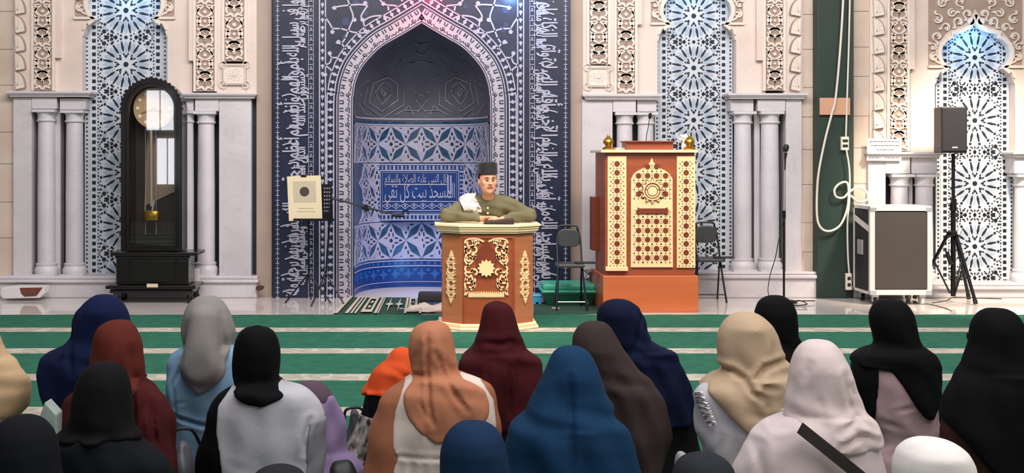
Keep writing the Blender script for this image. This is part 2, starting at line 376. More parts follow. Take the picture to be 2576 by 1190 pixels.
def star_cell(mb, mp, cx, cy, k, hh, wside):
    """one round star of the pierced screen; k = scale, hh = half height of the cell"""
    m_ = 1; d = .004
    mb.disc(cx, cy, 6.4 * k, mp, d, 0, m_, 8, PI / 8)
    for i in range(16):
        a = 2 * PI * i / 16; b = a + PI / 16
        def pol(r, t): return (cx + r * k * math.cos(t), cy + r * k * math.sin(t))
        mb.prism([pol(27, a - .055), pol(34, a - .12), pol(49, a - .10), pol(55, a), pol(49, a + .10), pol(34, a + .12), pol(27, a + .055)], mp, .002, 0, 2)
        mb.prism([pol(31, b - .03), pol(40, b - .075), pol(55, b - .03), pol(55, b + .03), pol(40, b + .075), pol(31, b + .03)], mp, d, 0, m_)
        if i % 2 == 0: mb.prism([pol(14, a), pol(20, a - .19), pol(24, a), pol(20, a + .19)], mp, d, 0, m_)
        mb.prism([pol(20, b), pol(25, b - .09), pol(29, b), pol(25, b + .09)], mp, d, 0, m_)
        if abs(math.sin(b)) < .93 or hh > 68 * k:
            mb.prism([pol(57.5, b - .055), pol(63, b - .045), pol(63, b + .045), pol(57.5, b + .055)], mp, d, 0, m_)
def screen_cell(mb, mp, cx, cy, k, hh, half):
    star_cell(mb, mp, cx, cy, k, hh, half)
    rng = random.Random(7)
    def sq(u, v, a, b, n=4, rot=PI / 4): mb.disc(u, v, a, mp, .004, 0, 1, n, rot, b / a)
    # border columns of square holes
    nrow = max(7, round(2 * hh / (16 * k)))
    for i in range(nrow):
        v = cy - hh + (i + .5) * 2 * hh / nrow
        for s_ in (-1, 1):
            sq(cx + s_ * (half - 9 * k), v, 6.0 * k, 6.0 * k)
            sq(cx + s_ * (half - 19 * k), v, 2.3 * k, 3.2 * k); sq(cx + s_ * (half - 19 * k), v + hh / nrow, 1.8 * k, 2 * k)
    # corner pieces between the stars
    for sx in (-1, 1):
        for e in (-1, 1):
            yy = cy + e * hh
            for (du, dv, r, n) in ((52, -14, 4.6, 6), (60, -24, 3, 4), (42, -8, 2.6, 4), (50, -3, 2.2, 4), (58, -8, 2.4, 5), (34, -4.5, 3.6, 6), (24, -3, 2.4, 4), (30, -11, 2, 4), (44, -17, 2.2, 4), (57, -33, 2.4, 5), (61, -43, 2, 4), (12, -4, 2.6, 4), (19, -8.5, 1.8, 4)):
                if hh / k - abs(dv) < 0: continue
                mb.disc(cx + sx * du * k, yy + e * dv * k, r * 1.2 * k, mp, .004, 0, 1, n, PI / 4 + du)
            mb.disc(cx + sx * 51 * k, yy + e * -23 * k, 5.6 * k, mp, .002, 0, 2, 8, du, .8)
    taken = []
    for sx in (-1, 1):
        for e in (-1, 1):
            for (du, dv, r) in ((52, -14, 4.6), (60, -24, 3), (42, -8, 2.6), (50, -3, 2.2), (58, -8, 2.4), (34, -4.5, 3.6), (24, -3, 2.4), (30, -11, 2), (44, -17, 2.2), (57, -33, 2.4), (61, -43, 2), (12, -4, 2.6), (19, -8.5, 1.8), (51, -23, 5.6), (45, 0, 5.5), (25, 0, 5)):
                taken.append((sx * du, e * (hh / k + dv), r * 1.2))
    nu = 10; nv = int(2 * hh / k / 6.2)
    for i in range(-nu, nu + 1):
        for j in range(nv):
            u = i * 6.2; v = -hh / k + (j + .5) * 2 * hh / k / nv
            if math.hypot(u, v) < 66.5 or abs(u) > half / k - 22 or any(abs(u - a) + abs(v - b) < r + 4.2 for a, b, r in taken): continue
            mb.disc(cx + u * k, cy + v * k, 2.3 * k, mp, .004, 0, 1, 4, PI / 4)
    for e in (-1,):
        yy = cy + e * hh
        mb.disc(cx, yy, 4.4 * k, mp, .004, 0, 1, 8)
        for s_ in (-1, 1):
            mb.disc(cx + s_ * 45 * k, yy, 5.5 * k, mp, .004, 0, 1, 7); mb.prism([(cx + s_ * 20 * k, yy - 2.4 * k), (cx + s_ * 30 * k, yy - 2.4 * k), (cx + s_ * 30 * k, yy + 2.4 * k), (cx + s_ * 20 * k, yy + 2.4 * k)][::s_], mp, .004, 0, 1)
    if hh > 70 * k:
        for v in (cy - hh + 12 * k, cy + hh - 12 * k):
            for u in range(-6, 7):
                sq(cx + u * 9 * k, v, (2.6 if u % 2 else 1.8) * k, 2.6 * k)
def screen(label, cx, half, v0, v1, med, pitch, k, Y=14.2, low_strip=0):
    t = thing('lattice_screen', label, 'lattice screen', (P(cx, 0, Y).x, Y, P(cx, v1, Y).z), 'pierced star lattice screens')
    mb = MB(); mp = flat(Y); mb.pbox(cx - half - 14, v0, cx + half + 14, v1, Y, .06)
    hh = pitch / 2; v = med
    while v - hh > v0 - pitch: v -= pitch
    while v < v1 + hh:
        sub = MB(); screen_cell(sub, mp, cx, v, k, hh, half)
        zc0 = mp(0, v1, 0)[2]
        keep = [i for i, f in enumerate(sub.f) if all(sub.v[j][2] > zc0 + .006 for j in f)]
        mb.add(sub.v, [sub.f[i] for i in keep], 0); n0 = len(keep)
        mb.m[-n0:] = [sub.m[i] for i in keep]
        v += pitch
    # narrow outer strip with a row of small squares
    nn = int((v1 - v0) / (10 * k))
    for s_ in (-1, 1):
        for i in range(nn):
            mb.disc(cx + s_ * (half + 8), v0 + (i + .5) * (v1 - v0) / nn, 2.8, mp, .004, 0, 1, 4, PI / 4)
    mb.build('pierced_panel', [M['lattice'], M['hole'], M['petal']], t)
    fr = MB(); c = cx
    for s_ in (-1, 1): fr.pbox(c + s_ * (half + .5) - 1.2, v0, c + s_ * (half + .5) + 1.2, v1, Y - .008, .02)
    fr.build('edge_moulding', M['lattice'], t)
    return t
def column(label, cx, half, v0, v1, Y=14.06):
    k = Y / F; r = half * k; z0 = H - (v1 - 390) * k; z1 = H - (v0 - 390) * k; X = (cx - PX0) * k; h = z1 - z0
    t = thing('marble_column', label, 'column', (X, Y, z0), 'marble colonnettes beside the niches')
    b = .16; c = .14
    mb = MB(); mb.box(X - r * 1.32, X + r * 1.32, Y - r * 1.32, Y + r * 1.32, z0, z0 + .035)
    mb.lathe([(r * 1.32, .035), (r * 1.38, .07), (r * 1.3, .1), (r * 1.12, .125), (r * 1.2, .14), (r * 1.2, .152), (r, b)], (X, Y, z0)); mb.build('column_base', M['shaft'], t, smooth=True)
    mb = MB(); mb.lathe([(r, b), (r * 1.0, h * .5), (r * .93, h - c)], (X, Y, z0), 36); mb.build('shaft', M['shaft'], t, smooth=True)
    mb = MB(); mb.lathe([(r * .93, h - c), (r * 1.1, h - c + .008), (r * 1.14, h - c + .02), (r * 1.0, h - c + .03), (r * 1.0, h - .06), (r * 1.12, h - .035), (r * 1.25, h - .03)], (X, Y, z0), 36)
    mb.box(X - r * 1.28, X + r * 1.28, Y - r * 1.28, Y + r * 1.2, z1 - .03, z1); mb.build('capital', M['shaft'], t, smooth=True)
def cornice(u0, u1, v, Y=13.97):
    mb = MB(); a = P(u0, v, Y); b = P(u1, v, Y); k = Y / F
    for i, (dz0, dz1, o) in enumerate([(0, 6, 0), (6, 9, .012), (9, 14, .03)]):
        mb.box(a.x + o, b.x - o, Y - .07 + o, Y + .45, a.z - dz1 * k, a.z - dz0 * k)
    wpart('cornice', mb, M['marble'], bevel=.005)
def impost(u0, u1, v0, v1, Y=13.97): slab('impost_block', u0, u1, v0, v1, Y, .35, 'marble', .006)
def spandrel(cx, yn, s, u0, u1, vbot, Y=WF):
    """wall plate with the lobed arch cut through it, plus the raised rim and the carving"""
    T = template(cx, yn, s); mp = flat(Y)
    R = [(u1, TOP), (cx, TOP)] + T + [(T[-1][0], vbot), (u1, vbot)]
    mb = MB(); mb.prism(R, mp, 0, -.14); L = mirror(R[::-1], cx); L = [(u0 if abs(u - (2 * cx - u1)) < .1 else u, v) for u, v in L]
    mb.prism(L, mp, 0, -.14); wpart('arch_plate', mb, M['cream'])
    mb = MB()
    for q in (T[:-3], mirror(T[:-3], cx)): mb.ribbon(q, 9 * s, mp, .03)
    mb.disc(cx - 13 * s, yn - 118 * s, 9 * s, mp, .03, n=14); mb.disc(cx + 13 * s, yn - 118 * s, 9 * s, mp, .03, n=14)
    wpart('arch_rim', mb, M['relief'], )
    g = MB()
    for q in ([(cx - 118 * s, yn - 8 * s), (cx - 80 * s, yn - 8 * s), (cx - 100 * s, yn - 30 * s), (cx - 99 * s, yn - 55 * s), (cx - 68 * s, yn - 95 * s), (cx - 25 * s, yn - 112 * s), (cx, yn - 150 * s), (cx, yn - 210 * s), (cx - 118 * s, yn - 210 * s)],):
        g.prism(q[::-1], mp, .004); g.prism(mirror(q, cx), mp, .004)
    wpart('carving_ground', g, M['ground'])
    mb = MB()
    arabesque(mb, mp, cx, [(cx - 105 * s, yn - 30 * s, 9 * s, 20), (cx - 98 * s, yn - 78 * s, 10 * s, 120), (cx - 76 * s, yn - 103 * s, 9 * s, 200), (cx - 45 * s, yn - 116 * s, 10 * s, 160), (cx - 108 * s, yn - 55 * s, 7 * s, 260),
                           (cx - 22 * s, yn - 136 * s, 9 * s, 140), (cx - 60 * s, yn - 140 * s, 9 * s, 30), (cx - 95 * s, yn - 125 * s, 10 * s, 280), (cx - 40 * s, yn - 165 * s, 9 * s, 100), (cx - 85 * s, yn - 165 * s, 9 * s, 10)], wd=4.6 * s, d=.026)
    for sg in (-1, 1):
        mb.ribbon([(cx + sg * 120 * s, yn - 4 * s), (cx + sg * 70 * s, yn - 4 * s)], 6 * s, mp, .03)
        mb.ribbon(smoothpts([(cx + sg * 74 * s, yn - 2 * s), (cx + sg * 92 * s, yn + 10 * s), (cx + sg * 98 * s, yn + 24 * s)], 4), 4 * s, mp, .02)
        mb.ribbon([(cx + sg * 84 * s, yn - 10 * s), (cx + sg * 100 * s, yn - 18 * s), (cx + sg * 112 * s, yn - 34 * s)], 5 * s, mp, .02)
    wpart('arabesque_carving', mb, M['relief'])
# --- bay at the left, behind the clock
spandrel(314, 50, 1.06, 140, 484, 236)
frieze(84, 131, -200, 228); scallops(40, 66, -200, 225, 47, True)
slab('plain_panel', 33, 78, -200, 232, 14.005, .3, 'cream'); slab('plain_panel', 136, 152, -200, 146, 13.99, .3, 'cream')
slab('plain_panel', 474, 486, -200, 153, 13.99, .3, 'cream')
frieze(492, 540, -200, 230); frieze(564, 615, -200, 154)
slab('wall_strip', 545, 560, TOP, 236, 14.0, .3, 'cream'); slab('wall_strip', 620, 646, TOP, 236, 14.0, .3, 'cream'); slab('wall_strip', 555, 645, 160, 236, 14.01, .3, 'cream')
def rosette(cx, cy, w_, h_, Y=13.99):
    mb = MB(); mp = flat(Y); mb.pbox(cx - w_, cy - h_, cx + w_, cy + h_, Y, .05)
    for a in (3, 0): mb.ribbon([(cx - w_ + a, cy - h_ + a), (cx + w_ - a, cy - h_ + a), (cx + w_ - a, cy + h_ - a), (cx - w_ + a, cy + h_ - a)], 1.6, mp, .012, closed=True)
    for sx in (-1, 1):
        for sy in (-1, 1): mb.ribbon(arc(cx + sx * w_, cy + sy * h_, 9, 0, 360, 16), 1.5, mp, .008)
    mb.disc(cx, cy, 3.5, mp, .012); rng = random.Random(3)
    for i in range(26):
        a = i * 2.4; r = 5 + i * .6; mb.disc(cx + r * math.cos(a), cy + r * math.sin(a) * .8, 1.5, mp, .008, n=5)
    wpart('carved_square', mb, M['relief'])
rosette(590, 188, 29, 25); rosette(1505, 194, 27, 24)
screen('star lattice screen in the left niche half hidden by the tall clock', 317, 90, -260, 698, 162, 136, 1.06)
cornice(20, 232, 230); cornice(440, 648, 234)
impost(79, 142, 245, 274); impost(150, 215, 247, 276, 14.0); impost(448, 487, 246, 278, 14.0); impost(490, 550, 246, 280)
slab('marble_pier', 33, 79, 245, 697, 13.98, .4, 'marble'); slab('marble_pier', 551, 632, 246, 697, 13.98, .4, 'marble')
slab('marble_reveal', 137, 152, 274, 697, 14.1, .3, 'marble')
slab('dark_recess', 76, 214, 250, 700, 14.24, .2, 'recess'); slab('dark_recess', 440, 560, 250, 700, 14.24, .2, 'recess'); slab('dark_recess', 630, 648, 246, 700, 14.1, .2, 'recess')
column('left marble column of the pair left of the clock, near the stone edge', 117, 22, 276, 696)
column('marble column left of the clock, right beside the star lattice', 188, 22, 278, 696)
column('marble column mostly hidden by the right side of the clock case', 469, 19, 279, 696)
column('marble column right of the clock, next to the wide marble pier', 519, 22, 281, 694)
# --- bay right of the mihrab, behind the pulpit
spandrel(1753, 64, .98, 1600, 1926, 242)
frieze(1482, 1530, -200, 162); frieze(1551, 1598, -200, 236); frieze(1926, 1971, -200, 228); scallops(1986, 2013, -200, 230, 47, False)
slab('wall_strip', 1466, 1482, TOP, 240, 14.0, .3, 'cream'); slab('wall_strip', 1466, 1545, 165, 240, 14.01, .3, 'cream'); slab('wall_strip', 1535, 1548, TOP, 240, 14.0, .3, 'cream')
slab('plain_panel', 1602, 1616, -200, 62, 13.99, .3, 'cream'); slab('plain_panel', 1972, 2020, -200, 240, 14.005, .3, 'cream'); slab('plain_panel', 1904, 1922, -200, 152, 13.99, .3, 'cream')
screen('star lattice screen in the niche behind the wooden pulpit', 1745, 84, -260, 684, 171, 131, 1.0)
cornice(1464, 1664, 237); cornice(1828, 2029, 235)
impost(1542, 1600, 250, 282); impost(1603, 1652, 250, 281, 14.0); impost(1838, 1896, 250, 280, 14.0); impost(1906, 1976, 250, 280)
slab('marble_pier', 1464, 1541, 250, 688, 13.98, .4, 'marble'); slab('marble_pier', 1977, 2017, 248, 688, 13.98, .4, 'marble')
slab('marble_reveal', 1897, 1912, 280, 688, 14.12, .3, 'marble')
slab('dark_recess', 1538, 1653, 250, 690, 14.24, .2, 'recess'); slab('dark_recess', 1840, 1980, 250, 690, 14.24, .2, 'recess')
column('marble column rising behind the left finial of the pulpit', 1571, 21, 283, 690)
column('marble column behind the thin black microphone above the pulpit', 1624, 21, 283, 690)
column('marble column right of the pulpit niche, above the right folding chair', 1868, 22, 281, 684)
column('marble column left of the black microphone stand', 1936, 23, 281, 684)
# --- bay at the right, behind the loudspeaker
spandrel(2453, 172, 1.0, 2290, 2620, 392)
frieze(2238, 2283, -200, 380); scallops(2194, 2222, -200, 372, 47, True)
slab('plain_panel', 2190, 2234, -200, 392, 14.005, .3, 'cream'); slab('plain_panel', 2286, 2302, -200, 174, 13.99, .3, 'cream')
frieze(2640, 2685, -200, 380)
screen('star lattice screen in the right niche behind the loudspeaker stand', 2452, 84, -160, 714, 303, 158.5, 1.0)
cornice(2176, 2368, 382); cornice(2542, 2720, 382)
impost(2228, 2290, 396, 437); impost(2293, 2358, 396, 437, 14.0); impost(2552, 2640, 396, 437)
slab('marble_pier', 2184, 2228, 394, 715, 13.98, .4, 'marble'); slab('marble_pier', 2600, 2720, 394, 715, 13.98, .4, 'marble'); slab('marble_reveal', 2286, 2296, 437, 715, 14.12, .3, 'marble')
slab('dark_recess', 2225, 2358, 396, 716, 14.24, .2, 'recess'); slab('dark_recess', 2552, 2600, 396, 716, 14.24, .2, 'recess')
column('marble column rising behind the left half of the flight case', 2262, 22, 438, 712)
column('marble column rising behind the right half of the flight case', 2324, 22, 438, 712)
column('marble column cut by the right edge of the photo', 2574, 22, 438, 712)
# ------------------------------------------------------------ mihrab
YM = 13.9
mih = thing('mihrab', 'tall blue tiled prayer niche with pointed arch and white calligraphy borders', 'prayer niche', (P(1060, 0, YM).x, YM, 0))
fm = flat(YM); CX = 1060.5
inner = [(0, 60), (26, 76), (60, 96), (98, 118), (128, 146), (150, 174), (163, 205), (169, 240), (171, 302), (171, 753)]
inner = smoothpts(inner, 4)[:-4] + [(171, 753)]
Rr = [(CX + u, v) for u, v in inner]; hx = 375
mb = MB(); mpp = fm
mb.prism([(CX + hx, TOP), (CX, TOP)] + Rr + [(CX + hx, 753)], mpp, 0, -.25)
mb.prism(mirror([(CX + hx, TOP), (CX, TOP)] + Rr + [(CX + hx, 753)], CX)[::-1], mpp, 0, -.25)
mb.build('tiled_frame', M['navy'], mih)
def offset(pts, d):
    out = []
    for i in range(len(pts)):
        a = pts[max(i - 1, 0)]; c = pts[min(i + 1, len(pts) - 1)]; tx, ty = c[0] - a[0], c[1] - a[1]; l = math.hypot(tx, ty) or 1
        out.append((pts[i][0] + ty / l * d, pts[i][1] - tx / l * d))
    if pts[0][0] == CX:    # keep the apex on the axis
        dy = d / max(.3, (pts[1][0] - pts[0][0]) / math.hypot(pts[1][0] - pts[0][0], pts[1][1] - pts[0][1])); out[0] = (CX, pts[0][1] - dy)
        out = [out[0]] + [p for p in out[1:] if p[0] > CX + .5]
    return out
def both(f):
    f(lambda q: q); f(lambda q: mirror(q, CX))
# pale kufic band
mb = MB()
kc = offset(Rr, 22)
both(lambda g: mb.ribbon(g(kc), 31, fm, .010)); mb.build('pale_script_band', M['kufic'], mih)
mb = MB()
for off, wd in ((3, 2), (42, 2.5), (50, 3), (67, 3)):
    both(lambda g: mb.ribbon(g(offset(Rr, off)), wd, fm, .012))
def resample(pts, step):
    out = []; acc = 0; need = step / 2
    for a, b in zip(pts, pts[1:]):
        l = math.hypot(b[0] - a[0], b[1] - a[1])
        while need <= acc + l:
            t = (need - acc) / l; out.append((a[0] + (b[0] - a[0]) * t, a[1] + (b[1] - a[1]) * t, math.atan2(b[1] - a[1], b[0] - a[0]))); need += step
        acc += l
    return out
def beads(path, mir=False, step=19.5, w_=7):
    for u, v, a in resample(path, step):
        if mir: u = 2 * CX - u; a = PI - a
        mb.disc(u, v, 5, fm, .014, n=6, rot=a)
        t = (math.cos(a), math.sin(a))
        for s_ in (-1, 1): mb.disc(u - s_ * t[1] * 6.5, v + s_ * t[0] * 6.5, 2.4, fm, .014, n=6)
beads(offset(Rr, 58.5)); beads(offset(Rr, 58.5), True)
for sx in (-1, 1):      # straight bead strip and thin outer strips
    for o, wd in ((241.5, 3), (256.5, 3), (272, 1.2), (284, 1.2), (362, 1.2)):
        mb.ribbon([(CX + sx * o, -400), (CX + sx * o, 752)], wd, fm, .012)
    for i in range(52): 
        v = 745 - i * 19.3
        mb.disc(CX + sx * 249, v, 4.6, fm, .014, n=6); mb.disc(CX + sx * 249, v + 6, 2, fm, .014, n=6)
    for o in (278, 362):
        for i in range(86):
            v = 748 - i * 12.2; mb.ribbon([(CX + sx * (o - 4.5), v), (CX + sx * (o + 4.5), v)], 1.8, fm, .013)
            if i % 2: mb.ribbon([(CX + sx * o, v), (CX + sx * o, v - 8)], 2.4, fm, .013)
mb.build('pale_mouldings', M['line'], mih)
# kufic marks and lettering on the pale band
mb = MB()
plain = resample(kc, 19)
for idx, (u, v, a) in enumerate(plain):
    for mir in (False, True):
        U, A = (2 * CX - u, PI - a) if mir else (u, a)
        tx, ty = math.cos(A), math.sin(A); nx, ny = (ty, -tx) if not mir else (-ty, tx)
        def q(s_, n_): return (U + tx * s_ + nx * n_, v + ty * s_ + ny * n_)
        kind = idx % 4; 
        if kind < 3:
            mb.ribbon([q(-3.5, 14), q(-3.5, 4), q(3.5, 4) if kind == 0 else q(-3.5, 6)], 3, fm, .013); mb.ribbon([q(3.5, 14), q(3.5, 3)], 3, fm, .013)
            if kind == 2: mb.ribbon([q(-3.5, 8), q(3.5, 8)], 2, fm, .013)
        else: mb.ribbon([q(-5, 13), q(-2, 5), q(3, 4), q(4, 13)], 3, fm, .013)
        mb.ribbon([q(-8, -6), q(-3, -12), q(3, -7 - (idx % 3) * 2), q(9, -11)], 2.8, fm, .013)
        if idx % 2: mb.ribbon(arc(*q(0, -5), 3, 0, 330, 8), 2.4, fm, .013)
def pathtext(t, path, off, hgt, mir, s0, s1):
    L = [0]
    for a, b in zip(path, path[1:]): L.append(L[-1] + math.hypot(b[0] - a[0], b[1] - a[1]))
    tot = L[-1]; L = np.array(L); pu = np.array([p[0] for p in path]); pv = np.array([p[1] for p in path])
    def place(x, y):
        s = (s0 + (s1 - s0) * (x if mir else 1 - x)) * tot
        u = np.interp(s, L, pu); v = np.interp(s, L, pv); u2 = np.interp(s + 3, L, pu); v2 = np.interp(s + 3, L, pv); u1 = np.interp(s - 3, L, pu); v1 = np.interp(s - 3, L, pv)
        tx, ty = u2 - u1, v2 - v1; l = math.hypot(tx, ty) or 1; tx /= l; ty /= l
        n_ = off + y * hgt
        U = u + ty * n_; V = v - tx * n_
        if mir: U = 2 * CX - U
        return fm(U, V, .013)
    return place
mb.build('kufic_script', M['dark'], mih)
# big calligraphy borders
mb = MB()
def band_text(t, u0, v0, v1, hgt, up_right, dd=.014):
    def place(x, y):
        if up_right: return fm(u0 + y * hgt, v0 + (v1 - v0) * x, dd)          # reads upwards, letter tops to the right
        return fm(u0 - y * hgt, v1 - (v1 - v0) * x, dd)                      # reads downwards, letter tops to the left
    letter(mb, t, place)
rt = ['إنما يعمر مساجد الله', 'من آمن بالله واليوم', 'الآخر وأقام الصلاة', 'وآتى الزكاة ولم يخش', 'إلا الله فعسى أولئك', 'أن يكونوا من المهتدين']
lt = ['يبشرهم ربهم برحمة منه', 'أعظم درجة عند الله', 'بأموالهم وأنفسهم', 'وجاهدوا في سبيل الله', 'الذين آمنوا وهاجروا', 'لا يستوون عند الله']
SH = ((-.8, 0), (.8, 0), (0, -.8), (0, .8))
for i in range(6):
    a, b = 746 - (i + 1) * 200, 746 - i * 200 - 4
    for si, (du, dv) in enumerate(SH):
        dd = .0135 + .0005 * si
        band_text(rt[i], 1362 + du, a + dv, b + dv, 56, True, dd); band_text(rt[(i + 3) % 6], 1349 + du, a + 30 + dv, b - 20 + dv, 34, True, dd + .002)
        band_text(lt[i], 752 + du, a + dv, b + dv, 58, False, dd); band_text(lt[(i + 3) % 6], 768 + du, a + 24 + dv, b - 26 + dv, 34, False, dd + .002)
for sx, c in ((1, 1376), (-1, 736)):
    rng = random.Random(5 + sx)
    for i in range(24):
        v = 735 - i * 41; u = c + rng.uniform(-16, 16)
        mb.ribbon(smoothpts([(u - sx * 22, v), (u - sx * 4, v - 6), (u + sx * 16, v - 1)], 4), 3.2, fm, .0185)
        if i % 2: mb.ribbon(arc(u - sx * 12, v - 10, 8, 60, 300, 8), 3.2, fm, .0190)
        if i % 3 == 0: mb.disc(u + sx * 6, v + 8, 2.5, fm, .0195, n=4)
mb.build('calligraphy_border', M['line'], mih)
# scrolls in the spandrels
mb = MB()
raw = [[(470, 130), (500, 170), (525, 215)], [(520, 215), (580, 215)], [(590, 215), (640, 230), (700, 245), (770, 245), (800, 225)], [(640, 0), (660, 60), (680, 130), (655, 200), (625, 280)], [(520, 60), (600, 45), (720, 35), (780, 40)],
       [(770, 210), (760, 160), (820, 125), (900, 120), (960, 140)], [(880, 0), (920, 35), (1000, 45), (1010, 70)], [(550, 320), (590, 325), (620, 290)], [(590, 320), (625, 370)], [(500, 390), (520, 430), (560, 430)], [(520, 430), (505, 470), (475, 490), (510, 520), (530, 560)], [(945, 80), (940, 40)],
       [(480, -80), (560, -120), (660, -60), (640, 0)], [(660, -60), (800, -110), (880, 0)], [(880, 0), (960, -90), (1100, -60), (1190, -40)], [(480, 0), (500, -40), (560, -120), (540, -220), (700, -260), (900, -200)], [(1040, 10), (1100, -60)], [(760, 160), (740, 120), (790, 40)]]
for r in raw:
    q = smoothpts([(660 + a / 2.975, b / 2.975) for a, b in r], 5)
    both(lambda g: mb.ribbon(g(q), 4.0, fm, .012))
for a, b in ((540, 60), (525, 240), (690, 150), (750, 150), (570, 315), (505, 400), (905, 30), (770, 25), (470, 560), (560, -120), (660, -60), (960, -60)):
    both(lambda g: mb.disc(*g([(660 + a / 2.975, b / 2.975)])[0], 6, fm, .013, n=5, rot=a))
mb.build('scroll_tracery', M['line'], mih)
mb = MB(); rng = random.Random(11)
for i in range(60):
    u = CX + rng.choice((-1, 1)) * rng.uniform(60, 228); v = rng.uniform(-200, 120)
    lim = np.interp(abs(u - CX), [p[0] - CX for p in offset(Rr, 80)][:len(inner)], [p[1] for p in offset(Rr, 80)][:len(inner)])
    if v < lim - 6: mb.disc(u, v, rng.uniform(5, 11), fm, .004, n=6, rot=rng.random())
mb.build('pale_tiles', mat('slate_blue_tile', '#29355a', .4), mih)
# the niche itself: plan curve, lower wall, vault
plan = [(890, 13.92), (893, 14.12), (902, 14.38), (918, 14.62), (940, 14.8), (975, 14.94), (1015, 15.02), (1060.5, 15.05)]
PX = [((u - PX0) * y / F, y) for u, y in plan]; xc = PX[-1][0]
PXs = smoothpts(PX, 5); PL = PXs + [(2 * xc - x, y) for x, y in PXs[::-1][1:]]
arcL = [0]
for a, b in zip(PL, PL[1:]): arcL.append(arcL[-1] + math.hypot(b[0] - a[0], b[1] - a[1]))
tot = arcL[-1]; arcL = np.array(arcL) - tot / 2; PLa = np.array(PL)
kz = 15.05 / F
def nmap(u, v, d=0):     # u in metres along the wall from its middle, v in rows as they appear on the back of the niche
    x = float(np.interp(u, arcL, PLa[:, 0])); y = float(np.interp(u, arcL, PLa[:, 1]))
    x2 = float(np.interp(u + .02, arcL, PLa[:, 0])); y2 = float(np.interp(u + .02, arcL, PLa[:, 1])); x1 = float(np.interp(u - .02, arcL, PLa[:, 0])); y1 = float(np.interp(u - .02, arcL, PLa[:, 1]))
    tx, ty = x2 - x1, y2 - y1; l = math.hypot(tx, ty) or 1
    return (x + ty / l * d, y - tx / l * d, H - (v - 390) * kz)
# rows: make one strip per height so that ground colours can differ
def nwall(name, v0, v1, mk, d=0):
    mb = MB(); n = 60; vs = []
    for i in range(n + 1):
        u = -tot / 2 + tot * i / n; vs += [nmap(u, v0, d), nmap(u, v1, d)]
    mb.add(vs, [(2 * i, 2 * i + 2, 2 * i + 3, 2 * i + 1) for i in range(n)]); return mb.build(name, M[mk], mih, smooth=True)
VB = 390 + H / kz
nwall('niche_wall', 306, 655, 'teal'); nwall('niche_dado', 655, VB, 'deep')
# vault
mb = MB(); zs = []; n = 60; rows = 16
z0 = H - (306 - 390) * kz
ap_z = fm(0, 60)[2]
hw_of_z = sorted([(fm(0, v)[2], (u) * YM / F) for u, v in inner])
hz = np.array([a for a, b in hw_of_z]); hwv = np.array([b for a, b in hw_of_z]); w0 = 171 * YM / F
vs = []
for r in range(rows + 1):
    t = r / rows; z = z0 + (ap_z - z0) * (1 - (1 - t) ** 1.3) if r < rows else ap_z
    wz = float(np.interp(z, hz, hwv)) / w0 if r < rows else .0
    dz = math.sqrt(max(0, 1 - t ** 2)) if r < rows else 0
    for i in range(n + 1):
        u = -tot / 2 + tot * i / n; x, y, _ = nmap(u, 0)
        vs.append((xc + (x - xc) * wz, 13.92 + (y - 13.92) * dz, z))
mb.add(vs, [(r * (n + 1) + i, r * (n + 1) + i + 1, (r + 1) * (n + 1) + i + 1, (r + 1) * (n + 1) + i) for r in range(rows) for i in range(n)])
mb.build('vault', M['conch'], mih, smooth=True)
vm_k = 14.75 / F
def vault_pt(u, v, d=0):   # drop a point of the photograph's rows on the vault surface
    X = (u - CX) / 171; 
    # march along the view ray to the vault
    ray = Vector(((u - PX0) / F, 1, -(v - 390) / F)); best = 14.9
    for i in range(60):
        Y = 13.93 + i * .02; p = Vector((ray.x * Y, Y, H + ray.z * Y))
        t = min(1, max(0, (p.z - z0) / (ap_z - z0))); tt = 1 - (1 - t) ** (1 / 1.3)
        wz = float(np.interp(p.z, hz, hwv)) / w0; dz = math.sqrt(max(0, 1 - tt * tt))
        xx = (p.x - xc) / max(wz, .02) + xc
        yw = float(np.interp(xx, PLa[:, 0], PLa[:, 1])); ys = 13.92 + (yw - 13.92) * dz
        if Y >= ys: best = Y; break
    Y = best - .02 - d
    return (ray.x * Y, Y, H + ray.z * Y)
mb = MB()
hexs = [([(940, 580), (1010, 625), (1012, 750), (895, 835), (797, 765), (830, 625)], True, 2.2), ([(785, 650), (765, 780), (895, 885), (1058, 785), (1055, 670)], False, 1.6), ([(915, 610), (960, 650), (970, 700), (935, 740), (895, 785), (860, 730), (845, 690), (880, 645)], True, 1.8),
        ([(880, 680), (908, 655), (936, 680), (908, 745)], True, 1.6), ([(893, 690), (908, 678), (923, 690), (908, 722)], True, 2.2), ([(1000, 860), (1060, 825), (1100, 790), (1130, 860)], False, 2.2), ([(1060, 825), (1165, 828)], False, 2),
        ([(715, 770), (740, 800), (770, 850), (810, 862)], False, 1.8), ([(730, 720), (750, 700)], False, 1.6), ([(720, 650), (800, 600)], False, 1.2), ([(1120, 350), (1175, 415), (1190, 410)], False, 1.4), ([(1130, 320), (1190, 330), (1235, 325)], False, 1.6),
        ([(1100, 480), (1190, 462)], False, 1.2), ([(1130, 690), (1175, 715), (1190, 712)], False, 1.4), ([(1150, 750), (1190, 800), (1160, 840)], False, 1.8), ([(880, 430), (960, 390), (1060, 370)], False, .9), ([(800, 480), (860, 520), (930, 560), (980, 540)], False, .9), ([(1060, 440), (1010, 500), (1040, 570), (1110, 600)], False, 1.0)]
for pts, cl, wd in hexs:
    q = [(660 + a / 2.975, b / 2.975) for a, b in pts]
    if cl: q = q + [q[0]]
    # subdivide for the curved surface
    qq = []
    for a, b in zip(q, q[1:]): qq += [(a[0] + (b[0] - a[0]) * t / 3, a[1] + (b[1] - a[1]) * t / 3) for t in range(3)]
    qq.append(q[-1])
    both(lambda g: mb.ribbon(g(qq), wd, vault_pt, .006, .0))
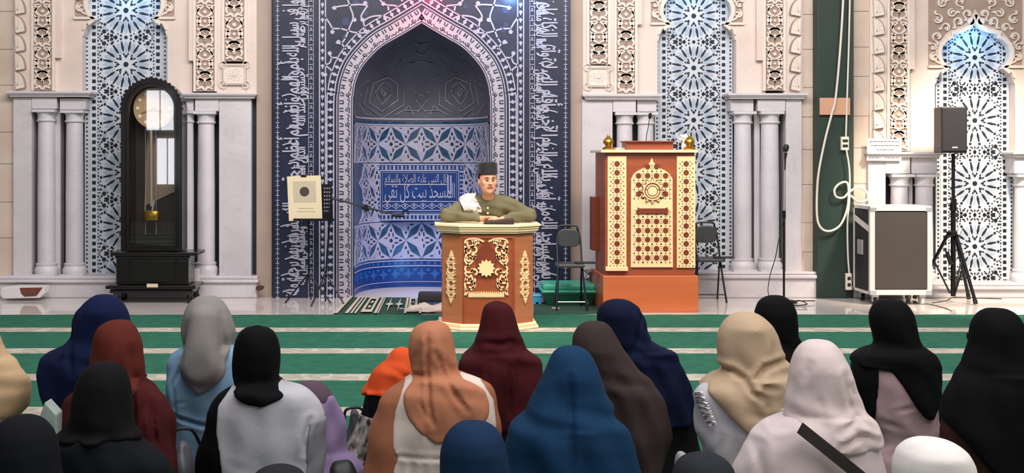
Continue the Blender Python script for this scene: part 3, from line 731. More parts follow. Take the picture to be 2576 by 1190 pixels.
mb.build('vault_line_pattern', M['greyline'], mih)
# niche patterns in metres
mb = MB(); px = kz
def wz_(cells, mbx):
    pass
def flower(u0, v0, half_h=1, clip=None):
    a, b = 40 * px, 45
    def q(x, y): return (u0 + x * px, v0 + y)
    pts = []
    for sx, sy, order in ((1, -1, 0), (-1, -1, 1), (-1, 1, 0), (1, 1, 1)):
        seg = [(40, 0), (33, 5), (22, 11), (13, 17), (8, 27), (4, 38), (0, 45)]
        if order: seg = seg[::-1]
        pts += [(sx * x, sy * y) for x, y in seg[:-1]]
    if clip:
        y0, y1 = clip; pts = [(x, min(max(y, y0 - v0), y1 - v0)) for x, y in pts]
    P_ = [q(x, y) for x, y in pts]
    mb.prism(P_[::1], nmap, .008, 0, 0)
    for sx, sy, r in ((0, 0, 5),):
        if not clip or clip[0] + 4 < v0 < clip[1] - 4: mb.add([nmap(u0 + r * px * math.cos(t * PI / 4), v0 + r * math.sin(t * PI / 4), .010) for t in range(8)], [tuple(range(8))], 1)
    for ang in range(4):
        c, s_ = [(1, 0), (0, 1), (-1, 0), (0, -1)][ang]
        def w2(x, y): return (x * c - y * s_, x * s_ + y * c)
        for poly in ([(21, 0), (24, -3.8), (32, 0), (24, 3.8)], [(9, -4.5), (11, -8.5), (21, -6.5), (18, -3.6)], [(9, 4.5), (18, 3.6), (21, 6.5), (11, 8.5)]):
            pp = [w2(*z) for z in poly]
            if clip and any(not (clip[0] < v0 + y < clip[1]) for x, y in pp): continue
            mb.add([nmap(u0 + x * px, v0 + y, .010) for x, y in pp], [(0, 1, 2, 3)], 1)
for (va, vb, vc) in ((318, 409, 363), (411, 556, None), (558, 650, 604)):
    for i in range(-7, 8):
        for j in (-1, 0, 1):
            if vc is None: continue
            if (i + j) % 2: continue
            u = i * 40 * px
            flower(u, vc + j * 45, clip=(va, vb))
    if vc is None:
        for i in (-5, -4, 4, 5, -6, 6):
            for j in (0, 1, 2, 3):
                if (i + j) % 2 == 0: continue
                flower(i * 31 * px, 411 + j * 48, clip=(va, vb))
for v in (315, 300): mb.ribbon([(-tot / 2 + .03 + (tot - .06) * i / 40, v) for i in range(41)], 4, nmap, .012)
for v in (655, 668): mb.ribbon([(-tot / 2 + .03 + (tot - .06) * i / 40, v) for i in range(41)], 2.5, nmap, .012)
mb.ribbon([(-tot / 2 + .03 + (tot - .06) * i / 40, 708) for i in range(41)], 1.5, nmap, .012)
mb.build('flower_tracery', [M['line'], M['dark']], mih)
mb = MB()
for i in range(-14, 15): mb.disc(i * 17 * px, 662, 3 , lambda u, v, d=0: nmap(u, v, d), .008, n=6) if False else mb.prism([(i * 17 * px + 5 * px * math.cos(t), 661.5 + 4 * math.sin(t)) for t in (0, 1.05, 2.1, 3.14, 4.2, 5.2)], nmap, .006)
for i in range(-8, 9):
    u = i * 34 * px; st = []
    for t in range(8): r = 15 if t % 2 == 0 else 6; st.append((u + r * px * math.cos(t * PI / 4), 688 + r * math.sin(t * PI / 4)))
    mb.prism(st, nmap, .006)
    mb.prism([(u + 12 * px, 675), (u + 22 * px, 675), (u + 20 * px, 682), (u + 14 * px, 682)], nmap, .006)
mb.build('dado_stars', M['star'], mih)
# framed text panel on the niche's back wall (flat, hung just before the curve)
YP = 14.86; fp = flat(YP)
pan = MB(); pan.pbox(942, 411, 1170, 556, YP, .16, 0)
def rect(u0, v0, u1, v1, wd, m=1): pan.ribbon([(u0, v0), (u1, v0), (u1, v1), (u0, v1)], wd, fp, .012, 0, m, closed=True)
rect(945, 414, 1167, 553, 3.4); rect(957, 429, 1154, 540, 3.4); rect(962, 434, 1149, 536, 1.2)
for i in range(22):
    u = 952 + i * 9.9
    for v in (419.5, 424, 544.5, 549): pan.disc(u, v, 2.1 if i % 2 else 3, fp, .006, 0, 1, 6)
for i in range(11):
    v = 432 + i * 10.6
    for u in (949.5, 953.5, 1158.5, 1163): pan.disc(u, v, 2.0 if i % 2 else 2.8, fp, .006, 0, 1, 6)
for i in range(8):
    u = 974 + i * 22.5
    pan.ribbon([(u - 11, 518), (u, 512), (u + 11, 518), (u, 525)], 2.4, fp, .010, 0, 1, closed=True); pan.disc(u, 518, 3.4, fp, .010, 0, 1, 4)
pan.ribbon([(963, 507), (1149, 507)], 2, fp, .01, 0, 1); pan.ribbon([(963, 529.5), (1149, 529.5)], 2, fp, .01, 0, 1)
pan.ribbon([(970, 464), (1124, 464)], 2.6, fp, .011, 0, 1)
letter(pan, 'المسجد بيت كل تقي', lambda x, y: fp(968 + 176 * x, 498 - y * 52, .014), 1)
letter(pan, 'قال النبي عليه الصلاة والسلام', lambda x, y: fp(968 + 160 * x, 459 - y * 30, .013), 1)
for u in (1127, 1134): pan.ribbon([(u, 441), (u, 488)], 3.4, fp, .012, 0, 1)
pan.build('inscription_panel', [M['deep'], M['line']], mih)
# niche floor
mb = MB(); vs = [(x, y, .004) for x, y in PL]; mb.add(vs, [tuple(range(len(vs)))[::-1]]); mb.build('niche_floor', M['marble'], mih)
# ------------------------------------------------------------ green pillar, board, cables
M['green'] = mat('dark_green_paint', '#1c2f27', .55, col2='#22382e', scale=2)
M['greend'] = mat('grey_green_paint', '#333f38', .6, var=.05)
M['board'] = mat('salmon_board', '#c99a7c', .7, var=.06)
M['cable'] = mat('white_cable', '#d8d0c4', .5)
M['ivory'] = mat('ivory_plastic', '#e6dcc6', .4)
M['wood'] = mat('red_brown_wood', '#8e4527', .38, col2='#9c5030', scale=3, stretch=(1, 1, 6), bump=.05)
M['woodd'] = mat('dark_red_wood', '#6f2f1a', .4, col2='#7d3a22', scale=3, stretch=(1, 1, 6))
M['woodo'] = mat('orange_brown_wood', '#b85f33', .35, col2='#c46c40', scale=2, stretch=(.5, 1, 5))
M['tan'] = mat('tan_wood', '#a4623f', .4, col2='#b3734e', scale=3, stretch=(1, 1, 5))
M['gold'] = mat('cream_gold_paint', '#f0d2a2', .4, var=.06)
M['creamw'] = mat('cream_moulding', '#f2dab2', .4, var=.04)
M['clock'] = mat('dark_stained_wood', '#0d0808', .25, col2='#140b0a', scale=3, coat=.2)
M['brass'] = mat('brass', '#c79a3c', .22, metal=.9)
t = thing('green_pillar', 'dark green painted pillar with two white cables running down it', 'pillar', (P(2098, 750, 13.86).x, 13.9, 0))
mb = MB(); a = P(2056, 0, 13.86); b = P(2133, 0, 13.86); mb.box(a.x, b.x, 13.86, 14.3, 0, 6.4); mb.build('pillar_face', M['green'], t, bevel=.01)
mb = MB(); b2 = P(2148, 0, 13.9); mb.box(b.x, b2.x, 13.9, 14.3, 0, 6.4); mb.build('pillar_edge', M['greend'], t, bevel=.006)
mb = MB(); mb.pbox(2063, 246, 2139, 289, 13.82, .03); tag(mb.build('wooden_board', M['board'], bevel=.004), 'small salmon coloured board fixed across the green pillar', 'board')
def cable(pts, r, Y, label, name='cable', m='cable', closed=False, n=8):
    mb = MB(); q = smoothpts([tuple(P(u, v, y)) for u, v, y in [(p[0], p[1], p[2] if len(p) > 2 else Y) for p in pts]], n, closed)
    mb.tube(q, r, 8, closed=closed); return tag(mb.build(name, M[m], smooth=True), label, 'cable')
cable([(2124, -120), (2121, 0), (2113, 130), (2102, 246), (2092, 288), (2076, 350), (2060, 430), (2055, 490), (2056, 550), (2068, 576), (2090, 581), (2114, 566), (2130, 530), (2135, 490), (2131, 460), (2112, 462), (2099, 478), (2104, 495), (2122, 497), (2138, 482), (2160, 471), (2180, 484), (2182, 502), (2160, 508), (2140, 492)], .0125, 13.8, 'long white cable hanging in a loop and knotted into a bow on the green pillar')
cable([(2140, -120), (2138, 0), (2135, 120), (2131, 245), (2128, 345)], .010, 13.815, 'white cable running straight down the pillar into the upper socket box')
cable([(2129, 376), (2137, 430), (2137, 500), (2132, 560), (2133, 640), (2137, 695)], .010, 13.80, 'white cable between the two socket boxes on the pillar')
def socketbox(name, label, u0, v0, u1, v1, Y):
    t = thing(name, label, 'socket', tuple(P((u0 + u1) / 2, v1, Y)))
    mb = MB(); mb.pbox(u0, v0, u1, v1, Y, .05); mb.build('housing', M['ivory'], t, bevel=.006)
    mb = MB(); mp = flat(Y)
    h = (v1 - v0)
    for q in (.3, .68): mb.prism([(u0 + 3, v0 + h * (q - .1)), (u1 - 3, v0 + h * (q - .1)), (u1 - 3, v0 + h * (q + .1)), (u0 + 3, v0 + h * (q + .1))], mp, .004)
    mb.build('socket_face', M['dark'], t)
socketbox('socket_box', 'cream socket box halfway up the green pillar', 2117, 344, 2136, 378, 13.81)
socketbox('socket_box', 'cream socket box at the foot of the green pillar beside the flight case', 2129, 688, 2143, 730, 13.78)
# notice
t = thing('paper_notice', 'white paper notice with lines of writing on the wall above the flight case', 'notice', tuple(P(2225, 405, 13.94)))
mb = MB(); mp = flat(13.94); mb.prism([(2181, 348), (2269, 350), (2267, 405), (2180, 404)], mp, .004, 0); mb.build('sheet', M['white'], t)
mb = MB()
for v, a, b in ((356, 2187, 2262), (366, 2191, 2262), (377, 2205, 2248), (387, 2188, 2262), (397, 2185, 2214), (397, 2226, 2262)):
    u = a
    rng = random.Random(int(v))
    while u < b: w_ = rng.uniform(4, 12); mb.prism([(u, v - 1.2), (min(u + w_, b), v - 1.2), (min(u + w_, b), v + 1.2), (u, v + 1.2)], mp, .006, .004); u += w_ + 1.6
mb.build('text_lines', mat('grey_print', '#6d6a6e', .8), t)
# ------------------------------------------------------------ tall clock
YC = 13.42; fc = flat(YC); kc_ = YC / F
t = thing('longcase_clock', 'tall black longcase clock with arched glass front and brass pendulum', 'clock', (P(381, 760, YC).x, YC + .2, 0))
def arched(cx, hw, v0, v1, n=20): return [(cx + hw * math.cos(PI * i / n), v0 + hw - hw * math.sin(PI * i / n)) for i in range(n + 1)] + [(cx - hw, v1), (cx + hw, v1)]
def ring(mb, out, inn, mp, d1, d0, m=0):
    n = len(out); V = [mp(*p, d1) for p in out] + [mp(*p, d1) for p in inn] + [mp(*p, d0) for p in out] + [mp(*p, d0) for p in inn]; fs = []
    for i in range(n):
        j = (i + 1) % n; fs += [(i, n + i, n + j, j), (i, j, 2 * n + j, 2 * n + i), (n + i, 3 * n + i, 3 * n + j, n + j)]
    mb.add(V, fs, m)
mb = MB(); o_ = arched(382, 74, 200, 632); i_ = arched(382, 58, 217, 618)
ring(mb, o_, i_, fc, 0, -.34); ring(mb, arched(382, 77, 197, 632), arched(382, 66, 208, 632), fc, .02, 0); ring(mb, arched(382, 63, 212, 622), arched(382, 57, 218, 616), fc, .012, 0)
for i in range(21):
    a = PI * i / 20; mb.disc(382 + 76 * math.cos(a), 274 - 76 * math.sin(a), 4.2, fc, .026, .0, n=7)
mb.build('case_frame', M['clock'], t)
mb = MB(); mb.prism(arched(382, 73, 201, 632), fc, -.335, -.36); mb.build('case_back', mat('dark_clock_interior', '#2a2220', .5), t)
mb = MB(); mb.prism([(355, 300), (434, 300), (434, 480), (350, 520), (346, 540)], fc, -.32, -.335); mb.build('painted_reflection', mat('tan_reflection_colour', '#8d7c68', .25), t)  # tan shape paints a mirror reflection into the clock case
mb = MB(); mb.disc(381, 271, 52, fc, -.12, -.15, n=40); 
dial = mb.build('dial', mat('tan_dial', '#c2a27a', .35, metal=.3, var=.05), t)
mb = MB()
for i in range(12):
    a = PI * i / 6; u, v = 381 + 41 * math.sin(a), 271 - 41 * math.cos(a); mb.disc(u, v, 5.6, fc, -.112, -.12, n=4, rot=PI / 4 + a)
mb.build('hour_marks', mat('pale_hour_marks', '#e8dcc4', .4), dial)
mb = MB()
for a, l in ((1.95, 28), (4.35, 37)):
    mb.prism([(381 + 3 * math.cos(a), 271 - 3 * -math.sin(a)), (381 + l * math.sin(a), 271 - l * math.cos(a)), (381 - 3 * math.cos(a), 271 + 3 * -math.sin(a))], fc, -.10, -.11)
mb.disc(381, 271, 4, fc, -.098, -.12); mb.build('clock_hands', M['brass'], dial)
mb = MB(); mb.tube([P(380, 320, YC + .16), P(381, 520, YC + .16)], .016, 8); 
pen = mb.build('pendulum_rod', mat('pale_rod', '#b5a993', .3, metal=.4), t, smooth=True)
mb = MB()
for u in (366, 393): mb.tube([P(u, 320, YC + .2), P(u, 590, YC + .2)], .004, 6)
mb.tube([P(381, 518, YC + .14), P(388, 505, YC + .14), P(381, 540, YC + .14)], .012, 6)
mb.build('chain', M['steel'], pen)
mb = MB(); mb.lathe([(.02, -.03), (.085, -.025), (.095, 0), (.095, .05), (.085, .07), (.03, .085)], tuple(P(381, 548, YC + .15)), 20, sy=.5); mb.build('pendulum_bob', M['brass'], pen, smooth=True)
g = bpy.data.materials.new('clock_glass'); g.use_nodes = True; nt = g.node_tree; nt.nodes.clear()
o1 = nt.nodes.new('ShaderNodeOutputMaterial'); mx = nt.nodes.new('ShaderNodeMixShader'); tr = nt.nodes.new('ShaderNodeBsdfTransparent'); gl = nt.nodes.new('ShaderNodeBsdfGlossy'); gl.inputs['Roughness'].default_value = .015
mx.inputs[0].default_value = .13; nt.links.new(tr.outputs[0], mx.inputs[1]); nt.links.new(gl.outputs[0], mx.inputs[2]); nt.links.new(mx.outputs[0], o1.inputs[0])
mb = MB(); mb.plate(arched(382, 58, 217, 618), fc, -.02); mb.build('glass_pane', g, t)
x0 = P(292, 0, YC).x; x1 = P(474, 0, YC).x
mb = MB(); mb.box(x0 - .05, x1 + .11, YC - .05, YC + .42, P(0, 643, YC).z, P(0, 634, YC).z); mb.box(x0 - .01, x1 + .02, YC - .02, YC + .40, P(0, 650, YC).z, P(0, 643, YC).z)
mb.build('waist_ledge', M['clock'], t, bevel=.008)
mb = MB(); mb.box(x0, x1, YC, YC + .38, P(0, 716, YC).z, P(0, 648, YC).z); 
for a_, b_ in ((300, 322), (332, 440), (448, 470)): mb.pbox(a_, 655, b_, 710, YC - .012, .02)
mb.build('base_cabinet', M['clock'], t, bevel=.006)
mb = MB(); mb.box(x0 - .10, x1 + .09, YC - .07, YC + .42, P(0, 726, YC).z, P(0, 717, YC).z); mb.box(x0 - .06, x1 + .05, YC - .04, YC + .41, P(0, 737, YC).z, P(0, 728, YC).z)
mb.build('base_plinth', M['clock'], t, bevel=.008)
for u in (292, 478):
    for y in (YC, YC + .34):
        mb = MB(); X = P(u, 0, YC).x; mb.lathe([(.03, 0), (.045, .04), (.03, .09), (.05, .13)], (X, y, 0), 14); mb.build('foot', M['clock'], t, smooth=True)
mb = MB(); mb.pbox(369, 714, 397, 723, YC - .09, .012); mb.build('name_plate', mat('pale_plate', '#d9c6a8', .4), t)
# small things by the clock
mb = MB(); mb.pbox(485, 676, 500, 716, 13.86, .06); tag(mb.build('small_box', M['white'], bevel=.006), 'small white box on the plinth right of the clock', 'box')
t = thing('tissue_box', 'low white box with a torn brown opening on the floor by the left wall', 'box', tuple(P(55, 752, 13.6)))
mb = MB(); mp = flat(13.6)
mb.prism([(2, 724), (36, 721), (110, 722), (112, 738), (100, 750), (6, 752), (0, 740)], mp, 0, -.2); mb.build('carton', M['white'], t, bevel=.01)
mb = MB(); mb.prism([(50, 724), (108, 723), (92, 744), (62, 746), (54, 738)], mp, .006, 0); mb.build('torn_opening', mat('brown_opening', '#6b3a2a', .8, var=.3, scale=30), t)
mb = MB(); mp = flat(13.88); mb.prism(smoothpts([(644, 722), (652, 718), (664, 721), (661, 728), (652, 731), (646, 729)], 4, True), mp, .02, -.02); tag(mb.build('dry_leaf', mat('dry_brown', '#4a2c22', .8)), 'small dark brown leaf stuck on the wall edge left of the mihrab', 'leaf')
# ------------------------------------------------------------ music stand, poster, microphone boom
YS = 13.35; fs_ = flat(YS)
t = thing('music_stand', 'black perforated music stand left of the niche, behind the cream poster', 'music stand', (P(775, 0, YS).x, YS + .1, 0))
mb = MB(); mb.prism([(738, 466), (834, 463), (838, 552), (742, 556)], fs_, 0, -.015)
desk = mb.build('desk', M['blackm'], t)
mb = MB()
for i in range(3):
    for j in range(7): mb.prism([(815 + i * 6, 472 + j * 9.5), (818.4 + i * 6, 472 + j * 9.5), (818.4 + i * 6, 475.6 + j * 9.5), (815 + i * 6, 475.6 + j * 9.5)], fs_, .003)
mb.build('perforation', M['greyline'], desk)
mb = MB(); mb.pbox(738, 550, 840, 556, YS - .06, .07); mb.build('desk_lip', M['blackm'], desk)
sx = P(775, 0, YS).x
mb = MB(); mb.tube([(sx, YS + .05, P(0, 540, YS).z), (sx, YS + .08, .28)], .011, 8); mb.build('stand_pole', M['blackm'], t, smooth=True)
for a in (200, 340, 90):
    mb = MB(); mb.tube([(sx, YS + .08, .32), (sx + .26 * math.cos(math.radians(a)), YS + .08 + .26 * math.sin(math.radians(a)), .012)], .009, 8); mb.build('leg', M['blackm'], t, smooth=True)
t = thing('poster', 'cream poster with a grey square and a brown disc, clipped to the music stand', 'poster', tuple(P(767, 555, YS - .03)))
fp2 = flat(YS - .03)
mb = MB(); mb.prism([(722, 444), (807, 441), (811, 553), (727, 556)], fp2, .003, -.003); mb.build('sheet', mat('cream_paper', '#e2d2b0', .7), t)
mb = MB(); mb.prism([(737, 456), (794, 455), (796, 508), (739, 509)], fp2, .005, .003); mb.build('printed_square', mat('grey_print_square', '#c3b79e', .8), t)
mb = MB(); mb.disc(766, 482, 12, fp2, .007, .005, n=24); mb.build('printed_disc', mat('brown_print', '#4e3a35', .8), t)
mb = MB(); mb.prism([(757, 440), (771, 440), (771, 445), (757, 445)], fp2, .01, -.02); mb.build('clip', M['blackm'], t)
letter_m = mat('faint_print', '#bdb196', .9)
mb = MB(); rng = random.Random(2)
for v, a, b in ((524, 751, 786), (532, 747, 791)):
    u = a
    while u < b: w_ = rng.uniform(2, 5); mb.prism([(u, v - 1.3), (u + w_, v - 1.3), (u + w_, v + 1.3), (u, v + 1.3)], fp2, .005, .003); u += w_ + 1
mb.build('caption_lines', letter_m, t)
YB = 13.2
t = thing('microphone_boom_stand', 'black boom microphone stand reaching across the front of the niche', 'microphone stand', (P(921, 0, YB).x - .5, YB, 0))
def pt(u, v, Y=YB): return tuple(P(u, v, Y))
mb = MB(); mb.tube([pt(833, 498, YB + .05), pt(870, 508), pt(921, 522), pt(1000, 541)], .010, 8); mb.build('boom_arm', M['blackm'], t, smooth=True)
mb = MB(); mb.tube([pt(912, 520), pt(930, 526)], .03, 10); mb.tube([pt(921, 515, YB - .03), pt(921, 532, YB - .03)], .018, 8); mb.build('boom_joint', M['black'], t, smooth=True)
mb = MB(); mb.tube([pt(985, 541), pt(1016, 543)], .018, 10); mb.tube([pt(1014, 543), pt(1014, 530), pt(1026, 530), pt(1027, 540)], .009, 8); mb.build('microphone_clip', M['black'], t, smooth=True)
mb = MB(); bx = P(833, 0, YB).x; mb.tube([pt(833, 498, YB + .05), (bx - .06, YB + .05, .3)], .011, 8); mb.build('stand_pole', M['blackm'], t, smooth=True)
for a in (235, 330, 95):
    mb = MB(); mb.tube([(bx - .06, YB + .05, .34), (bx - .06 + .24 * math.cos(math.radians(a)), YB + .05 + .24 * math.sin(math.radians(a)), .012)], .009, 8); mb.build('leg', M['blackm'], t, smooth=True)
# ------------------------------------------------------------ podium
YP0 = 11.24; fp0 = flat(YP0); kp = YP0 / F
def pz(v, Y=YP0): return H - (v - 390) * Y / F
def pxx(u, Y=YP0): return (u - PX0) * Y / F
xl, xr = pxx(1161), pxx(1297); ol, orr = pxx(1112.5, YP0 + .16), pxx(1341, YP0 + .16)
t = thing('lectern', 'wooden lectern with cream mouldings and gold carving under the speaker', 'lectern', ((xl + xr) / 2, YP0 + .3, 0))
def octo(g, yf, yb, dz0, dz1, mbx, m=0):
    pts = [(xl - g * .4, yf - g), (xr + g * .4, yf - g), (orr + g, YP0 + .16 - g * .3), (orr + g, yb), (ol - g, yb), (ol - g, YP0 + .16 - g * .3)]
    mbx.add([(x, y, dz0) for x, y in pts] + [(x, y, dz1) for x, y in pts], [tuple(range(6))[::-1], tuple(range(6, 12))] + [(i, (i + 1) % 6, 6 + (i + 1) % 6, 6 + i) for i in range(6)], m)
yb = YP0 + .52
mb = MB(); octo(0, YP0, yb, pz(815), pz(590), mb); mb.build('cabinet', M['tan'], t, bevel=.004)
mb = MB(); octo(.05, YP0, yb, .0145, pz(824), mb); octo(.03, YP0, yb, pz(824), pz(815), mb); mb.build('base_moulding', M['creamw'], t, bevel=.008)
mb = MB(); octo(.03, YP0, yb, pz(588), pz(583), mb); octo(.045, YP0, yb, pz(583), pz(577), mb); octo(.055, YP0, yb, pz(577), pz(571), mb); mb.build('top_moulding', M['creamw'], t, bevel=.005)
mb = MB(); octo(.068, YP0, yb, pz(571), pz(565), mb); mb.build('desktop', M['creamw'], t, bevel=.004)
mb = MB(); mb.pbox(1162, 592, 1296, 815, YP0 - .004, .01); mb.pbox(1166, 597, 1292, 600, YP0 - .014, .01); mb.pbox(1166, 600, 1169, 812, YP0 - .014, .01); mb.pbox(1289, 600, 1292, 812, YP0 - .014, .01); mb.build('front_panel', M['wood'], t, bevel=.002)
mb = MB(); mb.prism([(1197, 700), (1197, 648), (1204, 628), (1214, 615), (1223, 606), (1232, 615), (1242, 628), (1249, 648), (1249, 700)], fp0, .008, 0); mb.build('arch_field', M['woodd'], t)
mb = MB(); cxp = 1223
st = []
for i in range(24): r = 23 if i % 2 == 0 else 17; st.append((cxp + r * math.sin(i * PI / 12), 675 - r * math.cos(i * PI / 12)))
mb.prism(st, fp0, .024, .004); mb.build('star_emblem', M['gold'], t, bevel=.002)
mb = MB()
for sg in (-1, 1):
    def A(pts): return [(cxp + sg * u, v) for u, v in pts]
    for pts in ([(6, 608), (18, 602), (34, 600), (50, 603), (54, 612)], arc(40, 612, 8, -40, 250, 10), arc(25, 610, 6, 150, 420, 10), arc(46, 630, 7, -90, 200, 10), arc(32, 628, 8, 60, 330, 10), [(54, 618), (50, 640), (54, 655), (46, 666)], arc(44, 650, 6, -60, 250, 8),
                arc(34, 646, 6, 0, 300, 8), [(26, 640), (34, 656), (42, 664), (50, 668)], arc(44, 676, 9, -100, 190, 10), arc(30, 684, 7, 100, 380, 10), [(54, 684), (48, 700), (54, 716), (50, 728)], arc(44, 704, 8, -120, 180, 10), arc(36, 716, 8, 30, 300, 10), [(28, 700), (30, 716), (38, 730)], [(40, 690), (34, 702), (38, 712)], [(54, 726), (48, 736), (54, 742), (50, 730)], [(20, 606), (30, 618), (40, 622), (54, 626)]):
        mb.ribbon(smoothpts(A(pts), 2), 4.4, fp0, .018, 0)
mb.build('gold_scrollwork', M['gold'], t)
mb = MB(); mb.prism([(1178, 738), (1268, 738), (1268, 748), (1178, 748)], fp0, .012, 0)
rng = random.Random(4); u = 1179
while u < 1265: w_ = rng.uniform(2.5, 5); mb.prism([(u, 734), (u + w_, 734), (u + w_, 746), (u, 746)], fp0, .016, 0); u += w_ + 1.8
mb.build('carved_letter_strip', M['gold'], t)
for sg, (A0, B0) in ((-1, ((ol, YP0 + .16), (xl, YP0))), (1, ((xr, YP0), (orr, YP0 + .16)))):
    dx, dy = B0[0] - A0[0], B0[1] - A0[1]; L = math.hypot(dx, dy); nx, ny = dy / L, -dx / L
    mxp, myp = (A0[0] + B0[0]) / 2, (A0[1] + B0[1]) / 2; ksc = kp * 1.25
    def sm2(u, v, d=0): return (mxp + dx / L * u * ksc + nx * d, myp + dy / L * u * ksc + ny * d, pz(v))
    mb = MB()
    mb.prism([(0, 632), (5, 645), (3, 652), (-3, 652), (-5, 645)], sm2, .016); mb.prism([(0, 766), (5, 754), (3, 747), (-3, 747), (-5, 754)], sm2, .016)
    for v, r in ((656, 7), (668, 8), (682, 9), (699, 7), (716, 9), (731, 8), (743, 7)):
        mb.ribbon(arc(0, v, r, 0, 345, 12), 3.6, sm2, .016)
    for s2 in (-1, 1):
        for v in (662, 690, 706, 724, 738): mb.ribbon(arc(s2 * 7, v, 4.5, 0, 300, 8), 3, sm2, .014)
    mb.prism([(-3, 695), (3, 695), (3, 704), (-3, 704)], sm2, .02)
    mb.build('side_ornament', M['gold'], t)
# ------------------------------------------------------------ pulpit
YQ = 12.62; fq = flat(YQ); kq = YQ / F
t = thing('pulpit', 'tall wooden pulpit with cream star fretwork panels and gold finials', 'pulpit', (P(1638, 0, YQ).x, YQ + .4, 0))
def qb(name, u0, v0, u1, v1, y0, y1, m, bev=.004, par=t):
    mb = MB(); mb.box(pxx(u0, YQ), pxx(u1, YQ), YQ + y0, YQ + y1, pz(v1, YQ), pz(v0, YQ)); return mb.build(name, M[m], par, bevel=bev)
mb = MB(); mb.box(pxx(1517, YQ), pxx(1757, YQ), YQ, YQ + .85, 0, pz(694, YQ)); mb.build('plinth_box', M['woodo'], t, bevel=.006)
qb('body', 1524, 384, 1750, 694, .06, .75, 'wood'); qb('top_board', 1512, 377, 1757, 384, 0, .82, 'creamw')
qb('book_rest', 1580, 358, 1699, 377, .1, .4, 'wood'); qb('book_rest_top', 1576, 354, 1703, 358, .07, .42, 'woodd')
for u0, u1 in ((1528, 1575), (1702, 1748)):
    mb = MB(); fq2 = flat(YQ + .06); mb.prism([(u0, 393), (u1, 393), (u1, 673), (u0, 673)], fq2, .02)
    pn = mb.build('fretwork_strip', M['gold'], t); cx = (u0 + u1) / 2; mb = MB()
    for i in range(12):
        v = 412 + i * 22.3
        mb.disc(cx, v, 7.2, fq2, .024, .02, n=8, rot=PI / 8)
        for du, dv, r in ((0, 11.2, 1.8), (-10, 5, 1.7), (10, 5, 1.7), (-10, -5, 1.7), (10, -5, 1.7), (-15, 0, 1.9), (15, 0, 1.9), (-17, 11, 2), (17, 11, 2), (-8, 11, 1.5), (8, 11, 1.5)):
            mb.disc(cx + du, v + dv, r, fq2, .024, .02, n=4, rot=PI / 4 + du)
    mb.build('star_holes', M['woodd'], pn)
fq2 = flat(YQ + .06)
A_ = [(1639, 397), (1643, 408), (1654, 420), (1672, 429), (1684, 437), (1691, 450), (1692, 672)]
mb = MB(); out = A_ + mirror(A_, 1639)[::-1][:-1]; mb.prism(out, fq2, .02)
arch_p = mb.build('fretwork_arch', M['gold'], t)
mb = MB()
for j in range(-1, 10):
    for i in range(4):
        u = 1605.5 + i * 22.6; v = 442 + j * 22.9
        if j == -1 and i in (0, 3): continue
        if j == 3: continue
        mb.disc(u, v, 7.2, fq2, .024, .02, n=8, rot=PI / 8)
        for du, dv, r in ((0, 11.4, 1.7), (11.3, 0, 1.6), (-9, 5, 1.3), (9, 5, 1.3), (-9, -5, 1.3), (9, -5, 1.3), (11.3, 11.4, 2.2), (-11.3, 11.4, 2.2)):
            if abs(u + du - 1639) < 50: mb.disc(u + du, v + dv, r, fq2, .024, .02, n=4, rot=PI / 4 + du)
mb.build('star_holes', M['woodd'], arch_p)
mb = MB(); st = []
for i in range(24): r = 33 if i % 2 == 0 else 22; st.append((1640 + r * math.sin(i * PI / 12), 480 - r * math.cos(i * PI / 12)))
mb.prism(st, fq2, .032, .02); dk = MB(); dk.ribbon(st, 2.2, fq2, .034, .02, closed=True); mb.ribbon(arc(1640, 480, 22, 0, 345, 24), 3, fq2, .04, .02); em = mb.build('sun_emblem', M['gold'], t)
mb = MB(); mb.ribbon(arc(1640, 480, 18.5, 0, 360, 30), 2.2, fq2, .036, .03); mb.ribbon(arc(1640, 480, 12.5, 0, 360, 24), 1.6, fq2, .036, .03); mb.ribbon([(1612, 480), (1627, 476)], 1.4, fq2, .036, .03); mb.ribbon([(1653, 476), (1668, 480)], 1.4, fq2, .036, .03)
mb.add(dk.v, dk.f); mb.build('emblem_lines', M['woodd'], em)
mb = MB(); mb.prism([(1603, 521), (1608, 524), (1672, 524), (1677, 521), (1680, 530), (1677, 541), (1670, 537), (1610, 537), (1603, 541), (1605, 531)], fq2, .034, .02); mb.build('name_plaque', M['woodd'], t)
for u in (1535, 1741):
    mb = MB(); c = (pxx(u, YQ), YQ + .12, pz(377, YQ))
    mb.lathe([(.06, 0), (.062, .02), (.035, .035), (.03, .045), (.052, .065), (.055, .085), (.042, .11), (.018, .135), (.01, .155), (.003, .17)], c, 20); mb.build('finial', M['brass'], t, smooth=True)
qb('corner_bracket', 1524, 672, 1580, 682, .0, .07, 'gold'); qb('side_flange', 1507, 500, 1524, 640, .5, .7, 'woodd')
# white flower bunch on the pulpit
t = thing('flower_bunch', 'small bunch of white flowers on top of the pulpit beside the right finial', 'flowers', tuple(P(1722, 377, YQ + .3)))
mb = MB(); c = P(1722, 377, YQ + .3); mb.lathe([(.03, 0), (.035, .04), (.03, .07)], tuple(c), 14); mb.build('vase', M['white'], t, smooth=True)
mb = MB(); rng = random.Random(8)
for i in range(16):
    a = rng.uniform(0, 2 * PI); r = rng.uniform(0, .045); z = rng.uniform(.075, .15)
    mb.lathe([(.004, -.016), (.017, -.006), (.02, .006), (.012, .016), (.003, .02)], (c.x + r * math.cos(a), c.y + r * math.sin(a), c.z + z), 8)
mb.build('blossoms', mat('white_petals', '#f2f0ee', .6), t, smooth=True)
mb = MB(); mb.box(*[pxx(1556, YQ), pxx(1582, YQ)], YQ + .2, YQ + .36, pz(377, YQ), pz(371, YQ)); tag(mb.build('thin_book', M['cream'], bevel=.003), 'thin pale book lying on the pulpit top beside the left finial', 'book')
